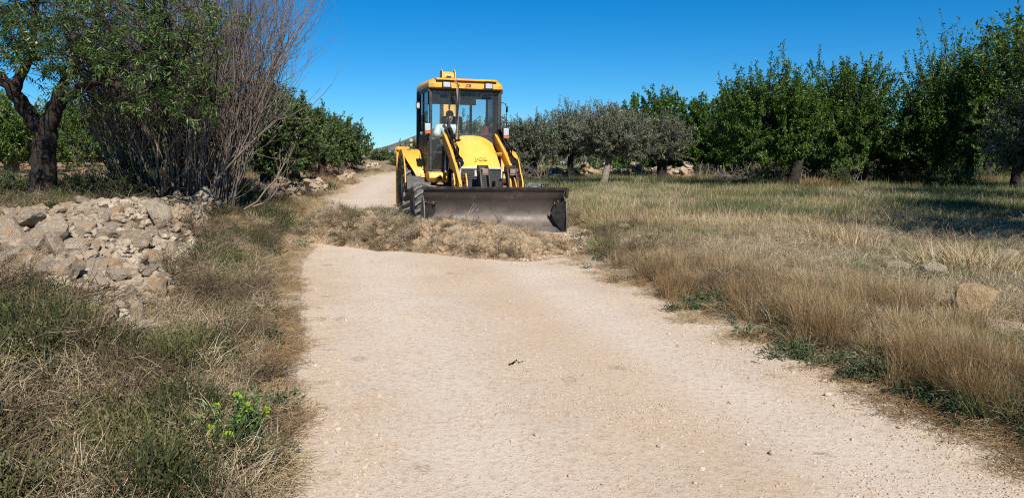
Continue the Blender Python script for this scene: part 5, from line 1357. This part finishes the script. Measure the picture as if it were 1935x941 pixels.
cover('far_dry_grass', pr_fars, 5, 7500, (-3, 36, 13, 44), lambda x, y: sstep(.2, 1, sr_(x, y)) * np.maximum(patch(x, y, 70, 2.2, .48, .58), sstep(9, 4, x) * sstep(23, 19, y)) * digger_clear(x, y), (.6, 1.25), lambda x, y: .62 + .36 * patch(x, y, 71, 1.8, .35, .65), 'straw coloured grass patches of the far field', 'dry grass', .2, 75)
cover('right_edge_weeds', pr_weed, 5, 2300, (-9, 14, 2.6, 13), lambda x, y: band(-.02, .52, sr_(x, y) + (fbm(x, y, 81, .4) - .5) * .7, .14) * (.10 + .9 * patch(x, y, 82, .4, .40, .50)) * digger_clear(x, y) * sstep(14, 5, y), (.45, 1.1), lambda x, y: .3 + .5 * patch(x, y, 83, .3, .4, .6), 'low dark green weeds along the right edge of the track', 'weeds', .25, 76)
cover('field_thistle_weeds', pr_weed, 5, 1200, (-9, 16, 4, 16), lambda x, y: sstep(.6, 1.2, sr_(x, y)) * patch(x, y, 84, .9, .60, .68) * digger_clear(x, y), (.7, 1.3), lambda x, y: .55 + 0 * x, 'grey green weed patches in the right field', 'weeds', .25, 77)
cover('right_brush', pr_brush, 6, 5000, (-9, 16, 2.6, 15), lambda x, y: sstep(.1, .6, sr_(x, y)) * (.15 + .85 * np.maximum(patch(x, y, 85, .6, .46, .56), sstep(1.2, 2.2, sr_(x, y)) * sstep(12, 9, y) * .8)) * digger_clear(x, y) * noboulder(x, y), (.6, 1.25), lambda x, y: .3 + .52 * sstep(.8, 2, sr_(x, y)), 'dead stalks tangled in the right verge', 'dead brush', .3, 78)
cover('right_litter', pr_lit, 5, 2600, (-9, 14, 2.4, 16), lambda x, y: band(-.15, .8, sr_(x, y) + (fbm(x, y, 187, .4) - .5) * .5, .15) * digger_clear(x, y), (.5, 1.1), lambda x, y: .15 + .5 * patch(x, y, 188, .3, .42, .6), 'flattened straw and dry litter on the right verge', 'dry litter', .12, 79)
# left verge and bank
def shrubmask(x, y):
    s = sl_(x, y); m = np.maximum(patch(x, y, 92, .5, .54, .59) * sstep(.35, .8, s), sstep(1.15, 1.75, s + (fbm(x, y, 191, .6) - .5) * 1.2) * sstep(6.2, 5.0, y) * (.12 + .8 * patch(x, y, 193, .35, .44, .54)))
    return m * sstep(8, 5, s)
nb = noheap
cover('left_litter', pr_lit, 5, 7000, (-12, 3, 2.2, 24), lambda x, y: sstep(.02, .22, sl_(x, y) + (fbm(x, y, 86, .4) - .5) * .4) * sstep(4.5, 2.5, sl_(x, y)) * nb(x, y), (.6, 1.2), lambda x, y: .30 + .5 * patch(x, y, 87, .35, .42, .6), 'flattened straw and dry litter on the left verge', 'dry litter', .12, 81)
cover('left_dry_grass', pr_dry, 6, 6500, (-12, 3, 2.2, 26), lambda x, y: sstep(.2, .6, sl_(x, y)) * (.1 + .9 * patch(x, y, 88, .6, .45, .56)) * sstep(7, 4, sl_(x, y)) * nb(x, y) * (1 - .9 * shrubmask(x, y)), (.45, 1.0), lambda x, y: .38 + .35 * patch(x, y, 89, .7, .4, .62), 'short brown dry grass on the left bank', 'dry grass', .4, 82)
cover('left_brush', pr_brush, 6, 7000, (-12, 3, 2.2, 24), lambda x, y: sstep(.15, .7, sl_(x, y)) * (.3 + .7 * patch(x, y, 90, .5, .45, .55)) * sstep(8, 4, sl_(x, y)) * nb(x, y) * (1 - .5 * shrubmask(x, y)), (.6, 1.25), lambda x, y: .12 + .55 * patch(x, y, 91, .5, .4, .62), 'tangled dead brush on the left bank', 'dead brush', .35, 83)
cover('left_low_shrubs', pr_shrub, 5, 3000, (-12, 3, 2.2, 17), lambda x, y: shrubmask(x, y) * nb(x, y), (.6, 1.9), lambda x, y: .16 + .5 * patch(x, y, 93, .4, .4, .6), 'low dark green shrublets on the left bank', 'low shrubs', .25, 84)
cover('left_dark_brush', pr_brush, 6, 900, (-12, 3, 2.2, 12), lambda x, y: sstep(.9, 1.6, sl_(x, y)) * patch(x, y, 194, .4, .5, .57) * nb(x, y), (1.3, 2.2), lambda x, y: .10 + .25 * patch(x, y, 195, .3, .45, .6), 'dark brown mounds of brush on the lower left bank', 'dead brush', .3, 88)
cover('left_green_weeds', pr_weed, 5, 1500, (-12, 3, 2.2, 16), lambda x, y: sstep(.02, .3, sl_(x, y)) * patch(x, y, 94, .4, .52, .57) * nb(x, y), (.6, 1.25), lambda x, y: .3 + .4 * patch(x, y, 95, .5, .4, .6), 'green weeds between the dry stalks of the left verge', 'weeds', .3, 85)
cover('terrace_grass', pr_far, 5, 2600, (-40, -4, 10.5, 34), lambda x, y: sstep(3.5, 5.0, sl_(x, y)) * (.1 + .9 * patch(x, y, 96, 2.0, .45, .6)) * nb(x, y) * np.where(y < 17, 1, .25), (.5, 1.0), lambda x, y: .15 + .35 * patch(x, y, 97, 1.5, .4, .6), 'dark green grass of the left terrace around the trunks', 'grass', .25, 86)
cover('bank_shrubs', pr_shrub, 5, 700, (-14, 2, 13, 46), lambda x, y: band(.3, 4.0, sl_(x, y), .3) * patch(x, y, 197, 1.2, .5, .58), (1.0, 2.6), lambda x, y: .3 + .4 * patch(x, y, 198, .8, .4, .6), 'low green shrublets on the far left bank of the track', 'low shrubs', .25, 89)
cover('bank_dry_grass', pr_fars, 5, 6000, (-12, 2, 13, 46), lambda x, y: band(.1, 3.5, sl_(x, y), .4) * (.3 + .7 * patch(x, y, 98, 1.3, .4, .55)), (.45, 1.0), lambda x, y: .28 + .45 * patch(x, y, 99, .9, .4, .6), 'dry grass on the far left bank of the track', 'dry grass', .3, 87)
# gravel on the track
cover('track_gravel', pr_grav, 8, 22000, (-9, 6, 2.4, 20), lambda x, y: sstep(-.1, .1, -sl_(x, y)) * sstep(-.2, .1, -sr_(x, y)) * (.10 + .9 * np.maximum(patch(x, y, 51, .8, .52, .66), np.maximum(np.exp(-(sl_(x, y) + .15) ** 2 / .05), np.exp(-(sr_(x, y) + .25) ** 2 / .08)))), (.003, .0105), lambda x, y: .5 + 0 * x, 'loose gravel strewn over the track', 'gravel', .4, 91, 0.001, road_z)
cover('coarse_gravel', pr_grav, 8, 800, (-9, 6, 2.4, 16), lambda x, y: sstep(-.1, .1, -sl_(x, y)) * sstep(-.2, .1, -sr_(x, y)) * (.15 + .85 * np.maximum(np.exp(-(sl_(x, y) + .2) ** 2 / .06), np.exp(-(sr_(x, y) + .2) ** 2 / .06))), (.010, .022), lambda x, y: .5 + 0 * x, 'coarser stones along the edges of the track', 'gravel', .4, 92, 0.003, road_z)
cover('track_straw', pr_lit, 5, 90, (-9, 6, 2.4, 13), lambda x, y: sstep(.0, .1, -sl_(x, y)) * sstep(.0, .1, -sr_(x, y)) * (.08 + np.exp(-(sl_(x, y) + .1) ** 2 / .15) + np.exp(-(sr_(x, y) + .1) ** 2 / .1)), (.2, .45), lambda x, y: .5 + 0 * x, 'scattered bits of straw on the track', 'dry litter', .05, 93, 0.0, road_z)

# ------------------------------------------------------------------ the ridge of scraped up soil and weeds in front of the bucket
def pile_h(u, s):
    cs = np.interp(u, [-3.2, -2.2, -1.2, -.2, .6, 1.4, 1.9], [.4, -.2, -1.05, -1.5, -1.35, -.85, -.55])       # crest distance in front of the blade
    wd = np.interp(u, [-3.2, -2.2, -1.2, -.2, .6, 1.4, 1.9], [.65, 1.0, 1.3, 1.6, 1.45, 1.1, .5])
    hh = 1.3 * np.interp(u, [-3.3, -2.9, -2.2, -1.2, -.2, .4, .9, 1.2, 1.5, 1.75], [0, .30, .33, .22, .20, .085, .03, .025, .03, 0])
    q = np.clip(1 - ((s - cs) / wd) ** 2, 0, 1)
    return hh * q ** .9 * (.45 + .75 * fbm(u, s, 131, .38, 4) + .4 * fbm(u, s, 133, .13, 3)) - .02
pile = empty('debris_pile', tuple(L2W(-.3, -.9, 0)), label='ridge of scraped soil, stones and dry weeds across the track before the bucket', cat='debris pile')
po = np.array(pile.location)
U, S_ = np.meshgrid(np.linspace(-3.4, 2.1, 200), np.linspace(-3.1, 1.2, 160))
WX = ORGX + _c * U - _s * S_; WY = ORGY + _s * U + _c * S_
WZ = surf(WX, WY) + pile_h(U, S_)
m_, nt_, p_ = nodemat('scraped soil'); n_ = noise(nt_, 14, 6, .7); r_ = ramp(nt_, [(.35, (.22, .135, .08)), (.5, (.40, .275, .165)), (.65, (.52, .395, .265))]); nt_.links.new(n_.outputs[0], r_.inputs[0]); nt_.links.new(r_.outputs[0], p_.inputs['Base Color']); p_.inputs['Roughness'].default_value = 1; bump(nt_, p_, n_.outputs[0], 1.0, .06)
link('soil_mound', grid_mesh('soil_mound', WX - po[0], WY - po[1], WZ - po[2], m_), pile)
def pile_pts(n, R, hmin=.03, f=None):
    u = R.uniform(-3.3, 1.95, n * 6); s = R.uniform(-3.0, .5, n * 6); h = pile_h(u, s); m = h > hmin
    if f is not None: m &= R.random(len(u)) < f(u, s)
    u, s, h = u[m][:n], s[m][:n], h[m][:n]
    x = ORGX + _c * u - _s * s; y = ORGY + _s * u + _c * s
    return u, s, np.stack([x, y, surf(x, y) + h], 1) - po
Rp = np.random.default_rng(141)
def pile_scatter(name, coll, npro, n, scl, tint, label, f=None, tilt=.5, dz=0, hmin=.03):
    u, s, P = pile_pts(n, Rp, hmin, f); c = len(P); P[:, 2] += dz
    o = scatter(name, coll, P, np.stack([Rp.normal(size=c) * tilt, Rp.normal(size=c) * tilt, Rp.random(c) * 6.28], 1), Rp.uniform(*scl, c), Rp.integers(0, npro, c), np.clip(tint(u, s) + Rp.normal(size=c) * .12, 0, 1), None, None, pile)
    return o
pile_scatter('uprooted_weeds', pr_brush, 6, 230, (.5, 1.1), lambda u, s: .34 + .6 * patch(u, s, 149, .3, .4, .6), '', lambda u, s: sstep(-1.35, -1.8, u), .5)
pile_scatter('dry_weeds', pr_brush, 6, 520, (.3, .7), lambda u, s: .62 + .38 * patch(u, s, 148, .25, .4, .58), '', lambda u, s: (.25 + .75 * patch(u, s, 142, .35, .42, .55)) * (1 - .8 * sstep(.0, .5, u)), .5)
pile_scatter('dry_grass_clods', pr_dry, 6, 110, (.25, .55), lambda u, s: .55 + .2 * np.sin(u * 5), '', lambda u, s: (.15 + .85 * patch(u, s, 143, .4, .45, .6)) * (1 - .7 * sstep(.0, .5, u)), 1.0)
pile_scatter('straw_litter', pr_lit, 5, 200, (.5, 1.0), lambda u, s: .6 + 0 * u, '', None, .4)
pile_scatter('green_clods', pr_shrub, 5, 85, (.5, 1.1), lambda u, s: .45 + 0 * u, '', lambda u, s: sstep(-1.3, -1.9, u), .4)
pile_scatter('dark_roots', pr_brush, 6, 230, (.4, .85), lambda u, s: .10 + 0 * u, '', lambda u, s: patch(u, s, 144, .3, .55, .62) * (1 - .85 * sstep(.0, .5, u)), .6)
pile_scatter('clods', pr_clod, 5, 1500, (.018, .085), lambda u, s: .5 + 0 * u, '', lambda u, s: .3 + .7 * patch(u, s, 147, .4, .45, .55), .8, .01)
pile_scatter('gravel', pr_grav, 8, 2600, (.008, .03), lambda u, s: .5 + 0 * u, '', lambda u, s: .25 + .75 * sstep(-1.8, -1.0, u), .8, .005, .0)
PS_ = -.55
for k, (u, s, sc, mt) in enumerate([(-1.02, -1.25, .14, 'P'), (.05, -1.35, .09, 'P'), (-.05, -2.0, .07, 'S'), (.5, -1.75, .06, 'P'), (.85, -1.45, .055, 'S'), (1.0, -1.40, .07, 'P'), (1.55, -.85, .08, 'B'), (-.35, -1.9, .06, 'S'), (.25, -1.85, .05, 'S'), (-.6, -1.7, .05, 'P'), (-1.4, -.35, .10, 'B'), (.15, -.75, .08, 'P'), (-.3, -1.0, .06, 'P'), (.4, -1.1, .055, 'P'), (-.8, -.9, .05, 'S'), (.62, -1.55, .05, 'P'), (-.2, -1.6, .045, 'P'), (.33, -1.45, .045, 'P'), (.75, -.9, .04, 'P'), (-1.25, -1.45, .05, 'P')] + [(Rp.uniform(-1.3, 1.2), Rp.uniform(-2.0, -.5), Rp.uniform(.025, .05), 'PS'[k % 2]) for k in range(170)]):
    s = s + PS_ * sstep(-1.8, -.8, u); x = ORGX + _c * u - _s * s; y = ORGY + _s * u + _c * s
    z = float(surf(np.array([x]), np.array([y]))[0] + max(0, pile_h(np.array([u]), np.array([s]))[0])) + sc * .3
    put(PALE[k % 6] if mt == 'P' else ROCKS[k % 14], 'stone', np.array((x, y, z)) - po, sc, Rp, pile, .85, .4)
def pstick(name, pts, r, mat='deadwood'):
    q = []
    for u, s, z in pts:
        x = ORGX + _c * u - _s * s; y = ORGY + _s * u + _c * s; q.append(Vector((x, y, float(base_h(y)) + z)) - Vector(po))
    return MB().tube(q, [r * (1 - .6 * i / (len(q) - 1)) for i in range(len(q))], 6).obj(name, M[mat], pile)
pstick('stick', [(-.62, -.45, .26), (-.52, -.35, .42), (-.42, -.28, .56)], .010); pstick('stick', [(-.60, -.40, .30), (-.46, -.32, .44), (-.38, -.28, .54)], .008)
pstick('stick', [(-.50, -.36, .22), (-.34, -.3, .32), (-.38, -.3, .44), (-.33, -.28, .50), (-.40, -.26, .51)], .008); pstick('stick', [(-.58, -.5, .28), (-.45, -.45, .2)], .009)
pstick('stick', [(-1.15, -.65, .22), (-1.0, -.55, .30), (-.93, -.5, .40)], .024, 'barkpale'); pstick('stick', [(-.82, -.7, .33), (-.72, -.7, .28), (-.62, -.75, .18)], .014, 'barkpale')
pstick('stick', [(-.12, -.5, .38), (-.05, -.5, .28), (.0, -.55, .18)], .014, 'barkpale'); pstick('stick', [(-2.1, -.55, .03), (-1.7, -.75, .05), (-1.5, -.7, .12)], .018, 'bark')
pstick('stick', [(-1.3, -1.1, .25), (-1.33, -1.35, .1), (-1.2, -1.5, .03)], .014, 'bark'); pstick('stick', [(1.25, -.5, .18), (1.45, -.4, .22), (1.6, -.3, .14)], .012, 'bark'); pstick('stick', [(.35, -1.75, .10), (.6, -1.6, .12), (.75, -1.65, .08)], .014, 'bark')
pstick('stick', [(1.3, -.1, .72), (1.5, -.2, .80), (1.75, -.3, .84)], .006, 'bark')

# ------------------------------------------------------------------ single plants and sticks on the verges
def spurge(px, py, d):
    R = np.random.default_rng(161); p = hit(px, py)
    t = empty('spurge_plant', tuple(p), label='bright green leafy plant with yellow green flower heads on the left verge', cat='plant')
    P, D, hd = [], [], []
    stems = []
    for k in range(34):
        a = R.random() * 6.28; tl = R.uniform(.1, .75); L_ = R.uniform(.15, .30); dr = unit(np.array([[math.cos(a) * tl, math.sin(a) * tl, 1]]))[0]
        stems.append(dr * L_)
        tt = R.uniform(.25, 1, 30); P.append(dr[None] * (L_ * tt)[:, None]); D.append(unit(R.normal(size=(30, 3)) + dr * .6)); hd.append(dr * L_)
    P = np.concatenate(P); D = np.concatenate(D); V, q = leaf_arrays(P, D, .045 * R.uniform(.6, 1.2, len(P)), .012, R, .1)
    link('leaves', np_mesh('leaves', V, [q], M['bluegreen'], False, {'tint': np.repeat(R.random(len(P)) * .7, 4)}), t)
    st = np.array(stems); V, q = tube_arrays(np.zeros_like(st), st, np.full(len(st), .004), np.full(len(st), .002), 4); link('stems', np_mesh('stems', V, [q], M['scrub'], True), t)
    for k in range(9):
        n = 26; u = unit(R.normal(size=(n, 3)) + np.array([0, 0, .8])); V, q = leaf_arrays(hd[k] + u * .008, u, .022, .014, R)
        link('flower_head', np_mesh('flower_head', V, [q], M['bluegreen'], False, {'tint': np.full(4 * n, 1.0)}), t)
spurge(450, 868, 3.2)
def branch(label, pts, r, subs, mat='deadwood', name='dead_branch'):
    pts = [Vector(p) for p in pts]; o0 = pts[0].copy(); t = empty(name, tuple(o0), label=label, cat='branch')
    MB().tube([p - o0 for p in pts], [r * (1 - .7 * i / (len(pts) - 1)) for i in range(len(pts))], 7).obj('limb', M[mat], t)
    R = np.random.default_rng(len(pts) + 7)
    for k in range(subs):
        i = int(R.integers(0, len(pts))); p = pts[i] - o0; d = Vector((R.normal(), R.normal(), abs(R.normal()) * .3)).normalized() * R.uniform(.12, .3)
        MB().tube([p, p + d * .5 + Vector((0, 0, .02)), p + d + Vector((R.normal() * .03, R.normal() * .03, 0))], [r * .3, r * .22, r * .1], 5).obj('side_twig', M[mat], t)
branch('long grey dead branch arching over the brush at the lower left', [gp(-20, 716, .16), gp(20, 705, .20), gp(60, 712, .20), gp(95, 738, .17), gp(130, 752, .14), gp(170, 778, .05)], .011, 9)
branch('second grey dead branch below the arching one at the left edge', [gp(-20, 735, .12), gp(15, 722, .15), gp(45, 748, .12), gp(75, 770, .04)], .009, 5)
branch('pale thin dead stem standing in the right verge grass', [gp(1738, 690, .0), gp(1737, 660, .0) + Vector((0, -.35, .2)), gp(1742, 690, .38)], .005, 0, name='dead_stalk')
branch('pale dead stalk standing in the field before the cracked rocks', [gp(1730, 580, .0), gp(1733, 580, .15), gp(1736, 580, .32)], .006, 2, name='dead_stalk')
branch('forked grey dead twig standing beside the right end of the heap', [on(325, 470, 9.2) + Vector((0, 0, .0)), on(318, 470, 9.2) + Vector((0, 0, .25)), on(308, 470, 9.2) + Vector((-.05, 0, .45))], .008, 5)
# heaps of cut branches in front of the far trees
def branch_heap(label, px, d, w, h, seed, n=70):
    R = np.random.default_rng(seed); c = on(px, 345, d); t = empty('branch_heap', tuple(c), label=label, cat='branch heap')
    p = np.stack([R.uniform(-w, w, n), R.normal(size=n) * .4, np.zeros(n)], 1); p[:, 2] = h * R.random(n) * (1 - (p[:, 0] / w) ** 2) * .5
    dr = unit(np.stack([R.normal(size=n) * 1.2, R.normal(size=n) * .5, np.abs(R.normal(size=n)) * .6], 1)); L_ = R.uniform(.5, 1.3, n) * h * 1.1
    parts = []
    q = p
    for k in range(3):
        d2 = unit(dr + R.normal(size=(n, 3)) * .2); q2 = q + d2 * (L_ / 3)[:, None]; parts.append(tube_arrays(q, q2, np.full(n, .018 - .004 * k), np.full(n, .014 - .004 * k), 3))
        e = unit(d2 + R.normal(size=(n, 3)) * .6); parts.append(tube_arrays(q2, q2 + e * (L_ / 2.5)[:, None], np.full(n, .009), np.full(n, .004), 3)); q = q2
    V, Fs = join(parts); tag(link('branches', np_mesh('branches', V, Fs, M['twig']), t), kind='stuff')
branch_heap('grey heap of cut branches left of the bent pale trunk', 1425, 29, 1.3, .6, 171)
branch_heap('grey heap of cut branches beside the digger at the field wall', 985, 29, .9, .9, 172, 90)
branch_heap('grey heap of cut branches between the wall and the big almond', 1345, 30, .9, .45, 173)
branch_heap('thin brush heap under the broad almond tree', 1560, 26, .8, .5, 174)
# tall orange dry grass clumps under the right trees and a few upright reeds in the field
def clump(label, px, d, w, n, seed, h, tint, cat='dry grass'):
    R = np.random.default_rng(seed); c = on(px, 345, d)
    x = c.x + R.uniform(-w, w, n); y = d + R.normal(size=n) * .35; P = np.stack([x, y, ground_h(x, y)], 1)
    scatter('dry_grass_clump', pr_fars, P, np.stack([R.normal(size=n) * .12, R.normal(size=n) * .12, R.random(n) * 6.28], 1), R.uniform(h * .8, h * 1.3, n), R.integers(0, 5, n), np.clip(tint + R.normal(size=n) * .08, 0, 1), label, cat)
clump('orange dry grass clump beside the bent pale trunk', 1527, 24, .75, 60, 181, 1.7, .22)
clump('orange dry grass strip under the far right trees', 1830, 26, 2.6, 110, 182, 1.5, .25)
clump('reddish dry grass under the short round almond', 1745, 27, .9, 40, 183, 1.6, .10)
clump('ochre dry grass before the dry stone wall', 1300, 30, 1.6, 60, 184, 1.3, .35)
clump('straw clump standing taller in the near right field', 1612, 10.6, .18, 8, 185, 1.5, .75)
clump('straw stalks leaning by the cracked rocks', 1830, 8.6, .5, 16, 186, 1.5, .7)
